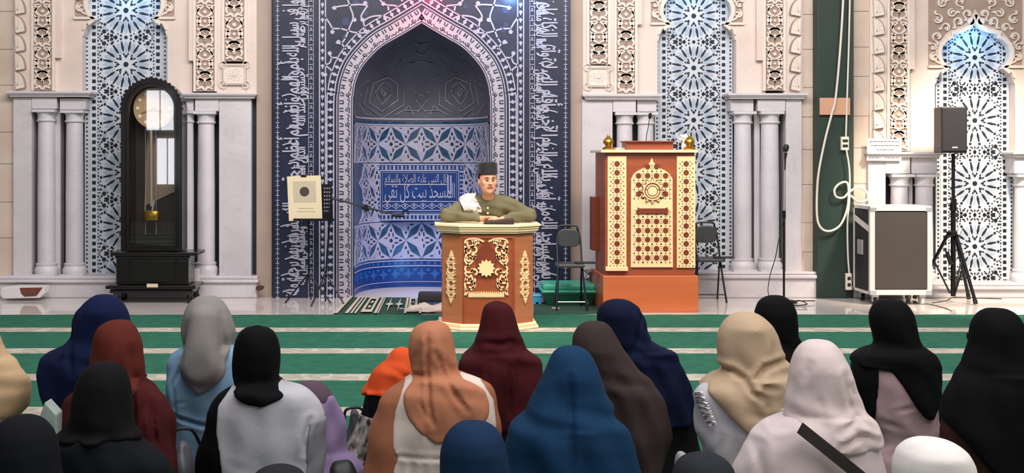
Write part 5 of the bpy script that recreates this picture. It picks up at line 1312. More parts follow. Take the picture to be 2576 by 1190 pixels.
        if extra: d = extra(x, y, z, d)
        return smax(d, -ell(x, y, z, (hx, Y + .15 , zh + .005), (.058, .11, .078)), .012)
    for nm, fn, R, mt in (('dress', dressf, Rd, dmats or dcol), (hkind, hijf, Rh, hcol)):
        lo = (min(float((R.c - R.a).min()), (hx - .42) if nm == 'dress' else 9) - .04, Y - .36 * depth - .03, max(-.01, R.zb - .03) if nm != 'dress' else 0.0)
        hi = (max(float((R.c + R.a).max()), (hx + .42) if nm == 'dress' else -9) + .04, Y + (.46 if nm == 'dress' else .30), R.zt + .03)
        PQ = surface(fn, lo, hi, .0085)
        sobj(nm, PQ, mt, root, region if (nm == 'dress' or nm != 'dress' and region and getattr(region, 'both', False)) else None)
    for nm, mt, mask, infl in overlays:
        lo = (float((Rd.c - Rd.a).min()) - .06, Y - .36 * depth - .03, 0.0); hi = (float((Rd.c + Rd.a).max()) + .06, Y + .40, Rd.zt + .03)
        sobj(nm, surface(lambda x, y, z: smax(dressf(x, y, z, infl), mask(x, y, z), .004), lo, hi, .0085, 2), mt, root)
    return root
def between(Y, Lp, Rp):
    def f(x, y, z):
        r = None
        for pts, sg in ((Lp, 1), (Rp, -1)):
            if not pts: continue
            zz = np.array([ZP(v, Y) for u, v in pts][::-1]) if ZP(pts[0][1], Y) > ZP(pts[-1][1], Y) else np.array([ZP(v, Y) for u, v in pts])
            xx = np.array([XP(u, Y) for u, v in pts][::-1]) if ZP(pts[0][1], Y) > ZP(pts[-1][1], Y) else np.array([XP(u, Y) for u, v in pts])
            q = sg * (np.interp(z, zz, xx).astype(np.float32) - x); r = q if r is None else np.maximum(r, q)
        return r + 0 * y
    return f
def XP(u, Y): return (u - PX0) * Y / F
def ZP(v, Y): return H - (v - 390) * Y / F
c_ = {}
def col(k, v, **kw):
    c_[k] = cloth(k, v, **kw); return c_[k]
# B navy khimar, far left
seated('woman in a navy blue cape hijab behind the rust brown hijab', 5.4,
       [(739, 255, 262), (745, 235, 290), (760, 213, 307), (780, 196, 318), (800, 187, 324), (850, 181, 326), (868, 160, 332), (885, 125, 342), (902, 111, 350), (935, 103, 356), (992, 109, 362), (1030, 130, 364), (1050, 145, 362)],
       [(880, 190, 330), (905, 150, 340), (950, 135, 350), (1050, 130, 360), (1190, 130, 365)], col('navy_cloth', '#101b3e'), col('dark_teal_cloth', '#1d2a33'), creases=[([(197, 800), (190, 850), (203, 925)], .010, .010), ([(230, 950), (225, 1020)], .015, .008)], seed=1, hfold=.006)
# C rust
seated('woman in a rust brown hijab and dark red gown, in front of the navy cape', 4.85,
       [(803, 292, 310), (808, 272, 325), (822, 250, 339), (845, 238, 350), (870, 233, 357), (905, 228, 361), (940, 226, 360), (970, 224, 355), (985, 226, 350)],
       [(945, 250, 350), (960, 225, 368), (978, 195, 392), (1000, 165, 414), (1050, 150, 430), (1115, 148, 440), (1190, 150, 442), (1300, 150, 450)], col('rust_cloth', '#602820'), col('dark_red_gown', '#4a1a1b'), creases=[([(340, 870), (347, 965)], .009, .008), ([(357, 977), (355, 1099)], .008, .012), ([(391, 1004), (403, 1115)], .009, .012), ([(375, 990), (380, 1090)], .008, .010), ([(310, 930), (345, 890)], .02, .006)], seed=2, dfold=.008, npl=(9, 14))
# D charcoal
seated('person in a charcoal black hijab sitting in front of the rust brown hijab', 4.25,
       [(908, 258, 272), (914, 235, 297), (930, 210, 314), (960, 193, 325), (1000, 184, 328), (1040, 180, 333), (1075, 165, 342), (1097, 148, 350)],
       [(1075, 190, 320), (1098, 150, 352), (1112, 120, 366), (1135, 100, 398), (1160, 88, 425), (1190, 80, 436), (1300, 70, 445)], col('charcoal_cloth', '#141214'), col('dark_slate_cloth', '#12151a'), seed=3)
# E dark bottom left
seated('person in a dark slate hijab in the bottom left corner', 3.75,
       [(1043, 52, 66), (1048, 25, 92), (1062, 2, 112), (1087, -14, 132), (1130, -24, 146), (1190, -26, 150), (1240, -34, 158), (1290, -50, 175)],
       [(1240, -40, 160), (1270, -90, 200), (1320, -120, 235), (1450, -130, 245)], col('slate_cloth', '#15171c'), col('slate_gown', '#14161a'), seed=4)
# A beige at left edge
seated('person in a beige hijab and white top cut by the left edge of the photo', 5.5,
       [(818, -62, -50), (822, -80, -32), (840, -100, -6), (870, -112, 4), (895, -116, 20), (905, -128, 40), (945, -142, 65), (980, -147, 73), (1020, -145, 66), (1042, -135, 45)],
       [(930, -130, 40), (980, -150, 62), (1030, -155, 50), (1065, -155, 25), (1190, -155, 35)], col('beige_cloth', '#c9a983'), col('white_cotton_top', '#cfc2b8'), seed=5)
# F blue dress
M['ltblue'] = col('light_blue_dress', '#86abc8')
def f_tail(x, y, z, d):
    Y = 5.5
    t = cone(x, y, z, (XP(520, Y), Y - .10, ZP(800, Y)), (XP(522, Y), Y - .15, ZP(905, Y)), .06, .085)
    return smin(d, smax(t, -(y - (Y - .205)), .02), .03)
seated('woman in a light blue dress and a long grey hijab tied back in a point', 5.5,
       [(742, 510, 526), (747, 494, 545), (760, 478, 562), (785, 465, 576), (815, 457, 588), (835, 455, 593), (860, 458, 588), (880, 472, 580), (925, 470, 577), (945, 482, 560), (962, 500, 540), (976, 514, 524)],
       [(862, 488, 575), (872, 462, 595), (885, 438, 612), (910, 422, 628), (960, 415, 640), (1010, 420, 642), (1045, 430, 636), (1090, 432, 640), (1190, 430, 655), (1300, 425, 660)], col('grey_cloth', '#8d8984'), M['ltblue'], creases=[([(446, 1036), (480, 1044), (530, 1054), (600, 1056)], .007, .016), ([(456, 1004), (480, 998)], .006, .008), ([(466, 917), (446, 957), (452, 1030)], .007, .010), ([(490, 785), (481, 850), (476, 900)], .008, .009), ([(561, 785), (570, 850), (572, 900)], .008, .009)], seed=6, extra=f_tail, dfold=.005, thick=.028)
# G black hijab, pale shirt
Yg = 5.05
def reg_g(x, y, z):
    bnd = np.interp(z, [0, ZP(1190, Yg), ZP(1135, Yg), ZP(1075, Yg), ZP(1010, Yg), ZP(975, Yg), 2], [XP(u, Yg) for u in (572, 572, 566, 554, 557, 575, 590)])
    bnd2 = np.interp(z, [0, ZP(1190, Yg), ZP(1110, Yg), ZP(1050, Yg), ZP(1040, Yg), 2], [XP(u, Yg) for u in (775, 772, 772, 782, 900, 900)])
    return np.where(x < bnd, 1, np.where((x > bnd2), 2, 0))
seated('woman in a tight black hijab and pale grey shirt with a black left sleeve', Yg,
       [(819, 640, 654), (823, 622, 672), (835, 604, 690), (855, 592, 701), (880, 587, 706), (915, 586, 705), (945, 590, 701), (965, 595, 703), (978, 600, 726), (988, 612, 715), (998, 628, 690), (1006, 645, 668)],
       [(952, 625, 690), (966, 596, 722), (976, 572, 765), (988, 553, 785), (1010, 537, 800), (1040, 524, 808), (1075, 515, 812), (1120, 503, 813), (1190, 494, 810), (1300, 480, 815)], col('black_cloth', '#08090c'), c_['black_cloth'], seed=7, dfold=.0045, thick=.024, creases=[([(786, 1044), (774, 1087), (772, 1123)], .008, .014), ([(600, 1150), (640, 1160)], .012, .004)],
       overlays=[('shirt_front', col('pale_grey_shirt', '#bdbcc2'), between(Yg, [(600, 940), (575, 985), (557, 1010), (554, 1075), (566, 1135), (572, 1190), (575, 1400)], []), .006),
                 ('grey_sleeve', col('grey_sleeve', '#85868f'), between(Yg, [(900, 940), (880, 1035), (783, 1050), (776, 1110), (776, 1400)], []), .010)])
# H lilac child
seated('small child in lilac clothes bending forward beside the pale grey shirt', 5.7,
       [(958, 776, 790), (962, 758, 808), (975, 748, 822), (992, 745, 836), (1010, 748, 842), (1020, 760, 836)],
       [(990, 770, 838), (1003, 750, 848), (1025, 745, 858), (1060, 745, 867), (1100, 745, 871), (1130, 745, 872), (1190, 745, 876)], col('mauve_cloth', '#5c4a58'), col('lilac_cloth', '#8d7aa0'), seed=8, dfold=.011, npl=(4, 7), hfold=.008)
# I orange child
seated('small child in a bright orange hijab beside the peach hijab', 6.0,
       [(873, 1006, 1014), (877, 992, 1030), (888, 982, 1040), (905, 974, 1046), (916, 958, 1048), (930, 940, 1050), (950, 928, 1052), (970, 920, 1052), (986, 917, 1052)],
       [(960, 930, 1040), (990, 918, 1048), (1030, 913, 1048), (1060, 905, 1048), (1150, 898, 1050)], col('orange_cloth', '#e0562a'), c_['black_cloth'], seed=9, hfold=.006,
       overlays=[('printed_skirt', mat('black_white_print', '#101014', .8, col2='#b8b0aa', scale=26, detail=1), lambda x, y, z: z - ZP(1040, 6.0) + 0 * x + 0 * y, .008)], creases=[([(975, 918), (1000, 925), (1030, 945)], .01, .008)])
# J peach
Yj = 5.1
def reg_j(x, y, z):
    L = np.interp(z, [0, ZP(1190, Yj), ZP(1110, Yj), ZP(1020, Yj), ZP(957, Yj), 2], [XP(u, Yj) for u in (992, 992, 990, 994, 1017, 1030)])
    Rr_ = np.interp(z, [0, ZP(1190, Yj), ZP(1060, Yj), ZP(1000, Yj), ZP(955, Yj), 2], [XP(u, Yj) for u in (1240, 1240, 1245, 1242, 1212, 1190)])
    return np.where((x > L) & (x < Rr_) & (y < Yj + .1), 1, 0)
def j_tail(x, y, z, d):
    for (u0, v0, u1, v1, r0, r1, dy) in ((1085, 860, 1088, 1040, .03, .012, .15), (1075, 880, 1072, 1010, .02, .012, .15), (1118, 880, 1160, 1010, .022, .010, .145)):
        d = smin(d, cone(x, y, z, (XP(u0, Yj), Yj - .10, ZP(v0, Yj)), (XP(u1, Yj), Yj - dy - .015, ZP(v1, Yj)), r0, r1), .018)
    return d
seated('woman in a peach brown hijab with long folds over a white pinafore dress', Yj,
       [(807, 1085, 1100), (811, 1065, 1117), (822, 1046, 1129), (840, 1032, 1137), (870, 1027, 1143), (900, 1030, 1148), (925, 1037, 1151), (942, 1040, 1156), (956, 1028, 1188), (975, 1018, 1212), (1000, 1014, 1225), (1030, 1022, 1226), (1055, 1045, 1206), (1075, 1072, 1168), (1088, 1095, 1120)],
       [(935, 1055, 1140), (948, 1028, 1190), (962, 1004, 1226), (980, 975, 1240), (1005, 955, 1250), (1060, 937, 1260), (1120, 925, 1262), (1190, 914, 1264), (1300, 905, 1270)], col('peach_cloth', '#bd7d5e'), col('peach_sleeve', '#a86c50'), seed=10,
       creases=[([(1075, 834), (1075, 910), (1079, 996), (1087, 1048)], .007, .014), ([(1097, 878), (1121, 941), (1142, 977), (1172, 1016)], .008, .013), ([(1034, 938), (1060, 936), (1078, 934)], .008, .010), ([(1042, 910), (1057, 866)], .010, .007),
                ([(1113, 890), (1132, 925), (1148, 921)], .008, .009), ([(1055, 992), (1075, 1032)], .006, .006), ([(1073, 1056), (1077, 1083)], .008, .008), ([(1100, 830), (1104, 900)], .012, -.006), ([(1000, 1128), (1180, 1130)], .006, .008), ([(1010, 1150), (1008, 1190)], .008, .008), ([(1040, 1148), (1036, 1190)], .008, .008), ([(1070, 1150), (1068, 1190)], .008, .008)],
       overlays=[('white_pinafore', col('white_pinafore', '#e0cfc4'), between(Yj, [(1022, 940), (1017, 957), (996, 1020), (990, 1060), (990, 1110), (1002, 1135), (992, 1160), (990, 1400)], [(1190, 940), (1214, 957), (1240, 1000), (1246, 1060), (1238, 1110), (1235, 1400)]), .007)], hfold=.004, dfold=.005)
# K maroon
seated('woman in a dark maroon hijab directly in front of the lectern', 5.9,
       [(757, 1245, 1257), (761, 1232, 1271), (772, 1219, 1286), (790, 1212, 1295), (815, 1206, 1302), (845, 1200, 1307), (865, 1192, 1312), (880, 1182, 1324), (895, 1165, 1343), (915, 1154, 1355), (950, 1146, 1362), (1000, 1142, 1363), (1050, 1150, 1345), (1075, 1180, 1320)],
       [(880, 1200, 1310), (900, 1170, 1340), (950, 1155, 1355), (1080, 1150, 1355), (1190, 1145, 1360)], col('maroon_cloth', '#451519'), col('dark_maroon_gown', '#240d10'), creases=[([(1200, 862), (1222, 855), (1250, 858), (1280, 852), (1300, 862)], .011, .012), ([(1277, 910), (1277, 1032)], .008, .012), ([(1225, 900), (1222, 960)], .010, .006), ([(1245, 790), (1240, 840)], .015, .006)], seed=11, hfold=.006)
# L blue small
seated('person in a plain steel blue hijab at the bottom edge before the white pinafore', 3.95,
       [(1058, 1183, 1197), (1062, 1160, 1222), (1075, 1138, 1246), (1100, 1118, 1264), (1135, 1108, 1275), (1180, 1106, 1281), (1230, 1108, 1285), (1270, 1090, 1305), (1310, 1060, 1335)],
       [(1270, 1110, 1290), (1300, 1060, 1340), (1350, 1030, 1370), (1450, 1020, 1380)], col('steel_blue_cloth', '#18304e'), col('steel_blue_gown', '#1a3450'), seed=12)
# M big blue
seated('woman in a large plain blue cape hijab spreading to the bottom edge', 4.55,
       [(869, 1430, 1445), (873, 1411, 1465), (885, 1393, 1482), (905, 1381, 1496), (930, 1372, 1505), (955, 1362, 1511), (980, 1350, 1521), (1010, 1330, 1537), (1044, 1302, 1556), (1075, 1280, 1576), (1115, 1267, 1591), (1190, 1257, 1603), (1260, 1250, 1610), (1330, 1246, 1615)],
       [(1060, 1340, 1530), (1100, 1310, 1560), (1190, 1290, 1580), (1350, 1270, 1600)], col('deep_blue_cloth', '#163858'), col('deep_blue_gown', '#183c5c'), creases=[([(1426, 940), (1424, 1080), (1421, 1300)], .009, .012), ([(1350, 1040), (1330, 1190)], .03, .008), ([(1510, 1020), (1545, 1190)], .03, .008)], seed=13, hfold=.007, npl=(4, 7), depth=1.15)
# N brown grey
seated('woman in a dark brown grey cape hijab behind the large blue cape', 5.15,
       [(806, 1488, 1502), (810, 1470, 1520), (822, 1454, 1535), (845, 1444, 1548), (875, 1441, 1566), (905, 1443, 1590), (941, 1450, 1616), (981, 1458, 1655), (1020, 1466, 1671), (1070, 1474, 1679), (1100, 1480, 1682), (1130, 1490, 1676), (1168, 1505, 1666), (1200, 1520, 1650)],
       [(960, 1490, 1620), (1000, 1490, 1640), (1100, 1500, 1655), (1190, 1505, 1660), (1300, 1500, 1670)], col('brown_grey_cloth', '#3c312f'), col('dark_brown_gown', '#2a2324'), seed=14, hfold=.006)
# O navy right
seated('woman in a dark navy hijab and black gown beside the brown grey cape', 5.85,
       [(752, 1548, 1562), (756, 1530, 1583), (768, 1512, 1600), (785, 1503, 1612), (815, 1502, 1626), (840, 1508, 1631), (858, 1520, 1638), (870, 1528, 1664), (888, 1536, 1697), (915, 1545, 1710), (960, 1552, 1730), (1005, 1556, 1744), (1040, 1570, 1745), (1060, 1600, 1735)],
       [(880, 1560, 1690), (930, 1555, 1718), (970, 1555, 1734), (1020, 1558, 1747), (1095, 1560, 1754), (1150, 1565, 1748), (1250, 1560, 1750)], col('dark_navy_cloth', '#0c1530'), c_['black_cloth'], creases=[([(1610, 785), (1595, 840), (1583, 880)], .009, .012), ([(1590, 765), (1622, 835)], .010, .006), ([(1632, 862), (1612, 895)], .010, .010)], seed=15, hfold=.006)
# P beige
Yp = 5.05
def p_fold(x, y, z, d):
    d = smin(d, cone(x, y, z, (XP(1812, Yp), Yp - .09, ZP(945, Yp)), (XP(1880, Yp), Yp - .155, ZP(985, Yp)), .02, .028), .03)
    d = smin(d, cone(x, y, z, (XP(1880, Yp), Yp - .155, ZP(985, Yp)), (XP(1905, Yp), Yp - .165, ZP(1050, Yp)), .024, .012), .03)
    return smax(d, -cone(x, y, z, (XP(1880, Yp), Yp - .175, ZP(948, Yp)), (XP(1955, Yp), Yp - .15, ZP(905, Yp)), .006, .016), .02)
def reg_p(x, y, z): return np.zeros_like(x)
pb = seated('woman in a wide beige hijab and a white dress with a ruffled shoulder', Yp,
       [(784, 1868, 1882), (788, 1848, 1902), (800, 1830, 1921), (820, 1816, 1942), (845, 1806, 1956), (875, 1803, 1964), (905, 1807, 1969), (925, 1812, 1985), (942, 1800, 2005), (958, 1778, 2018), (975, 1764, 2024), (1000, 1785, 2026), (1030, 1815, 2020), (1060, 1850, 2000), (1084, 1886, 1960)],
       [(940, 1815, 1985), (955, 1785, 2000), (972, 1756, 2015), (990, 1744, 2022), (1030, 1745, 2028), (1083, 1752, 2030), (1120, 1765, 2030), (1190, 1785, 2030), (1300, 1770, 2035)], col('sand_cloth', '#bfa68a'), col('white_cotton_dress', '#c6c5ca'), creases=[([(1810, 923), (1830, 924), (1853, 941), (1869, 973), (1889, 983)], .009, .020), ([(1874, 948), (1905, 912), (1940, 905), (1964, 904)], .009, .020), ([(1881, 953), (1928, 962)], .009, .014), ([(1893, 973), (1905, 1012), (1913, 1032)], .012, .010), ([(1857, 1022), (1928, 1038)], .012, .010), ([(1917, 845), (1912, 888)], .012, -.008), ([(1800, 1085), (1790, 1130)], .01, .010)], seed=16, hfold=.005, dfold=.006)
mb = MB(); pts = []
for i in range(90):
    s = i / 89; u = 1748 + 30 * s + 3 * math.sin(i * .9); v = 976 + 78 * s
    pts.append((u, v, .008 * math.sin(i * .5)))
vs = []
Rpx = lambda u, v, o: (XP(u, Yp), Yp - .165 * math.sqrt(max(.05, 1 - ((u - 1885) / 146) ** 2)) - .012 - o, ZP(v, Yp))
for u, v, o in pts: vs += [Rpx(u + 6, v - 2, .0), Rpx(u, v, .012 + o), Rpx(u - 12, v + 5, .006 - o * 1.3)]
fs = []
for i in range(89): fs += [(3 * i, 3 * i + 1, 3 * i + 4, 3 * i + 3), (3 * i + 1, 3 * i + 2, 3 * i + 5, 3 * i + 4)]
mb.add(vs, fs); o = mb.build('ruffle', mat('white_ruffle', '#d8d6d8', .8), pb, smooth=True); s_ = o.modifiers.new('thickness', 'SOLIDIFY'); s_.thickness = .004
# R black small
seated('person in a black hijab seen behind the beige hijab, farthest back at the right', 6.35,
       [(742, 1945, 1957), (746, 1926, 1974), (760, 1909, 1991), (785, 1900, 2002), (815, 1901, 2006), (845, 1908, 2006), (862, 1914, 2012), (885, 1905, 2020), (930, 1895, 2030), (980, 1890, 2035)],
       [(880, 1915, 2010), (905, 1895, 2030), (960, 1885, 2040), (1100, 1885, 2045)], c_['black_cloth'], c_['black_cloth'], seed=17)
# Q pink
Yq = 4.5
def q_fold(x, y, z, d):
    for (u0, v0, u1, v1, r0, r1) in ((2068, 905, 2052, 960, .010, .008), (2110, 990, 2150, 1060, .014, .012), (2120, 960, 2150, 1040, .010, .010), (2060, 1085, 2150, 1075, .016, .014)):
        d = smin(d, cone(x, y, z, (XP(u0, Yq), Yq - .135, ZP(v0, Yq)), (XP(u1, Yq), Yq - .165, ZP(v1, Yq)), r0, r1), .014)
    return d
qb_ = seated('woman in a pale pink hijab and gown with a dark bag strap across her back', Yq,
       [(852, 2052, 2066), (856, 2034, 2085), (868, 2015, 2103), (890, 1999, 2119), (915, 1991, 2130), (945, 1988, 2140), (980, 1981, 2147), (1010, 1974, 2158), (1032, 1970, 2172), (1050, 1982, 2184), (1075, 2010, 2196), (1095, 2040, 2200), (1112, 2075, 2190), (1120, 2095, 2170)],
       [(1035, 2000, 2150), (1046, 1965, 2172), (1060, 1925, 2184), (1085, 1893, 2194), (1120, 1873, 2210), (1154, 1858, 2220), (1190, 1846, 2226), (1300, 1835, 2235)], col('pale_pink_cloth', '#dccbc7'), col('pale_pink_gown', '#d8c8c7'), creases=[([(2019, 906), (2007, 941)], .008, .008), ([(2039, 996), (2043, 1024)], .008, .008), ([(2106, 935), (2114, 996), (2142, 1044)], .010, .016), ([(2124, 960), (2146, 1030)], .007, .012), ([(2075, 1062), (2134, 1038), (2173, 1067)], .009, .014), ([(2075, 1099), (2142, 1077), (2185, 1093)], .008, .014), ([(1897, 1110), (1893, 1190)], .012, .010), ([(1932, 1066), (1968, 1057)], .007, .010), ([(2000, 960), (1990, 1010)], .014, .006)], seed=18, hfold=.005, dfold=.005)
mb = MB(); n = 26; vs = []
for i in range(n):
    s = i / (n - 1); u = 1972 + s * 205; v = 1047 + s * 165; x = XP(u, Yq)
    # follow the curved back
    xx = (x - XP(2040, Yq)) / .27; y = Yq - .19 * math.sqrt(max(.02, 1 - min(.98, xx * xx))) - .012 - .012 * s
    for o in (-1, 1): vs.append((x + .010 * o, y, ZP(v, Yq) + .018 * o))
fs = [(2 * i, 2 * i + 1, 2 * i + 3, 2 * i + 2) for i in range(n - 1)]
mb.add(vs, fs); o = mb.build('bag_strap', mat('dark_brown_strap', '#2e2826', .8), qb_); s_ = o.modifiers.new('thickness', 'SOLIDIFY'); s_.thickness = .01; s_.offset = 0
# S black hijab, pink dress
Ys = 5.8
def reg_s(x, y, z):
    b = np.interp(z, [0, ZP(1075, Ys), ZP(1060, Ys), ZP(1000, Ys), ZP(921, Ys), 2], [XP(u, Ys) for u in (0, 0, 2186, 2187, 2187, 2187)])
    return np.where((x < b) & (z > ZP(1064, Ys)), 1, 0)
seated('woman in a black hijab ending in a point over a dusty pink dress', Ys,
       [(750, 2231, 2245), (754, 2213, 2264), (768, 2199, 2281), (790, 2190, 2295), (815, 2190, 2302), (840, 2196, 2307), (862, 2202, 2311), (876, 2190, 2320), (888, 2160, 2340), (900, 2150, 2348), (916, 2149, 2351), (922, 2215, 2352), (945, 2230, 2354), (975, 2250, 2353), (1004, 2270, 2346), (1025, 2290, 2330), (1041, 2308, 2318)],
       [(870, 2215, 2305), (885, 2165, 2338), (897, 2153, 2345), (920, 2148, 2350), (960, 2146, 2356), (1010, 2155, 2362), (1040, 2168, 2372), (1075, 2183, 2371), (1110, 2195, 2362), (1155, 2212, 2350), (1250, 2200, 2360)], c_['black_cloth'], col('dusty_pink_dress', '#b3979b'), seed=19, dfold=.005, thick=.022,
       creases=[([(2229, 1020), (2272, 1008)], .008, .008), ([(2268, 1087), (2260, 1107), (2213, 1135)], .009, .009), ([(2343, 1016), (2339, 1064)], .008, .012), ([(2195, 1050), (2240, 1062)], .01, .008)],
       overlays=[('black_sleeve', c_['black_cloth'], lambda x, y, z: np.maximum(between(Ys, [], [(2190, 850), (2188, 921), (2187, 1000), (2184, 1060), (2180, 1400)])(x, y, z), ZP(1066, Ys) - z), .010)])
# T white
seated('person in a bright white hijab at the bottom edge near the right corner', 3.75,
       [(1101, 2328, 2342), (1104, 2303, 2372), (1115, 2280, 2402), (1135, 2262, 2428), (1165, 2253, 2445), (1200, 2252, 2452), (1240, 2258, 2452), (1275, 2240, 2470), (1310, 2220, 2495)],
       [(1275, 2250, 2460), (1310, 2200, 2510), (1360, 2180, 2530), (1450, 2170, 2540)], col('bright_white_cloth', '#f3ece6'), col('white_gown', '#e6ded8'), seed=20, hfold=.004)
# U big black right
ub = seated('woman in glasses and a large black cape hijab at the right edge of the photo', 5.05,
       [(774, 2498, 2514), (778, 2478, 2535), (790, 2463, 2553), (812, 2450, 2568), (840, 2443, 2577), (866, 2441, 2580), (890, 2434, 2588), (915, 2423, 2602), (953, 2404, 2622), (1004, 2380, 2648), (1045, 2373, 2660), (1075, 2385, 2668), (1120, 2420, 2672), (1190, 2480, 2672)],
       [(930, 2440, 2600), (980, 2400, 2630), (1040, 2380, 2650), (1080, 2369, 2655), (1130, 2372, 2660), (1190, 2380, 2665), (1300, 2370, 2670)], col('jet_black_cloth', '#07080b'), col('brown_gown', '#3a211c'), seed=21, hfold=.004, thick=.02)
mb = MB(); Yu = 5.05
mb.tube([tuple(P(2446, 838, Yu)), tuple(P(2438, 838, Yu + .05)), tuple(P(2434, 840, Yu + .1))], .003, 6)
mb.tube([tuple(P(2434, 836, Yu + .1)), tuple(P(2433, 848, Yu + .1)), tuple(P(2438, 860, Yu + .1)), tuple(P(2441, 858, Yu + .1))], .003, 6)
mb.build('glasses', M['blackm'], ub, smooth=True)
# V, W at the bottom edge
seated('person in a dark grey hijab at the bottom edge below the ruffled white dress', 3.85,
       [(1139, 1760, 1780), (1143, 1738, 1802), (1155, 1714, 1825), (1175, 1698, 1843), (1200, 1690, 1852), (1240, 1690, 1856), (1275, 1675, 1870), (1310, 1655, 1890)],
       [(1275, 1690, 1860), (1310, 1630, 1910), (1360, 1610, 1930), (1450, 1600, 1940)], col('dark_grey_cloth', '#2a2c31'), col('dark_grey_gown', '#26282c'), seed=22)
seated('person in dark grey, head just above the bottom edge before the pale grey shirt', 4.0,
       [(1170, 695, 712), (1174, 672, 735), (1184, 650, 756), (1204, 632, 772), (1240, 626, 780), (1275, 622, 785), (1310, 600, 805)],
       [(1290, 630, 780), (1320, 580, 830), (1370, 560, 850), (1450, 550, 860)], col('iron_grey_cloth', '#2b2a2e'), col('iron_grey_gown', '#242427'), seed=23)
# small bags between the sitters
def bag(name, label, cat, u, v0, v1, hw, Y, m, handle=True):
    t = thing(name, label, cat, (XP(u, Y), Y, max(0, .015)))
    z1 = ZP(v0, Y); x0 = XP(u, Y)
    def f(x, y, z): 
        d = ell(x, y, z, (x0, Y, z1 * .5), (hw * Y / F, .09, z1 * .5)); return smax(d + .008 * np.sin(22 * x + 9 * z) * np.sin(17 * z + 5 * x) + .004 * np.sin(60 * x + 20 * z), .016 - z, .01)
    sobj('bag_body', surface(f, (x0 - hw * Y / F - .03, Y - .13, -.01), (x0 + hw * Y / F + .03, Y + .13, z1 + .03), .008), m, t)
    if handle:
        mb = MB(); q = smoothpts([(x0 - .05, Y - .02, z1 - .03), (x0 - .04, Y - .06, z1 + .03), (x0 + .03, Y - .05, z1 + .035), (x0 + .06, Y - .02, z1 - .03)], 6); mb.tube(q, .007, 8); mb.build('bag_handle', M['dark'], t, smooth=True)
bag('plastic_bag', 'crumpled grey plastic bag on the carpet left of the black sleeve', 'bag', 468, 1095, 1190, 32, 5.14, mat('grey_plastic', '#7d8288', .35, col2='#4b5058', scale=12))
bag('grey_backpack', 'dark grey backpack between the lilac child and the orange hijab child', 'bag', 893, 1040, 1140, 26, 6.2, mat('backpack_fabric', '#4d4c55', .8, var=.1))
bag('black_handbag', 'black handbag at the bottom edge beside the brown sleeve', 'bag', 868, 1150, 1250, 44, 4.9, mat('black_leather', '#121214', .5), False)
bag('white_shoulder_bag', 'crumpled off white bag on the carpet below the brown grey cape', 'bag', 1722, 1130, 1190, 40, 4.65, mat('off_white_fabric', '#9a9a9f', .8, var=.08), False)
mb = MB(); mb.prism([(118, 1008), (147, 1040), (150, 1440), (92, 1440), (100, 1062)], flat(4.72), .03, -.05)
tag(mb.build('paper_bag', mat('pale_green_paper', '#a9b8b0', .7, var=.12, scale=20), bevel=.004), 'pale green paper bag standing between the navy cape and the bottom left corner', 'bag')
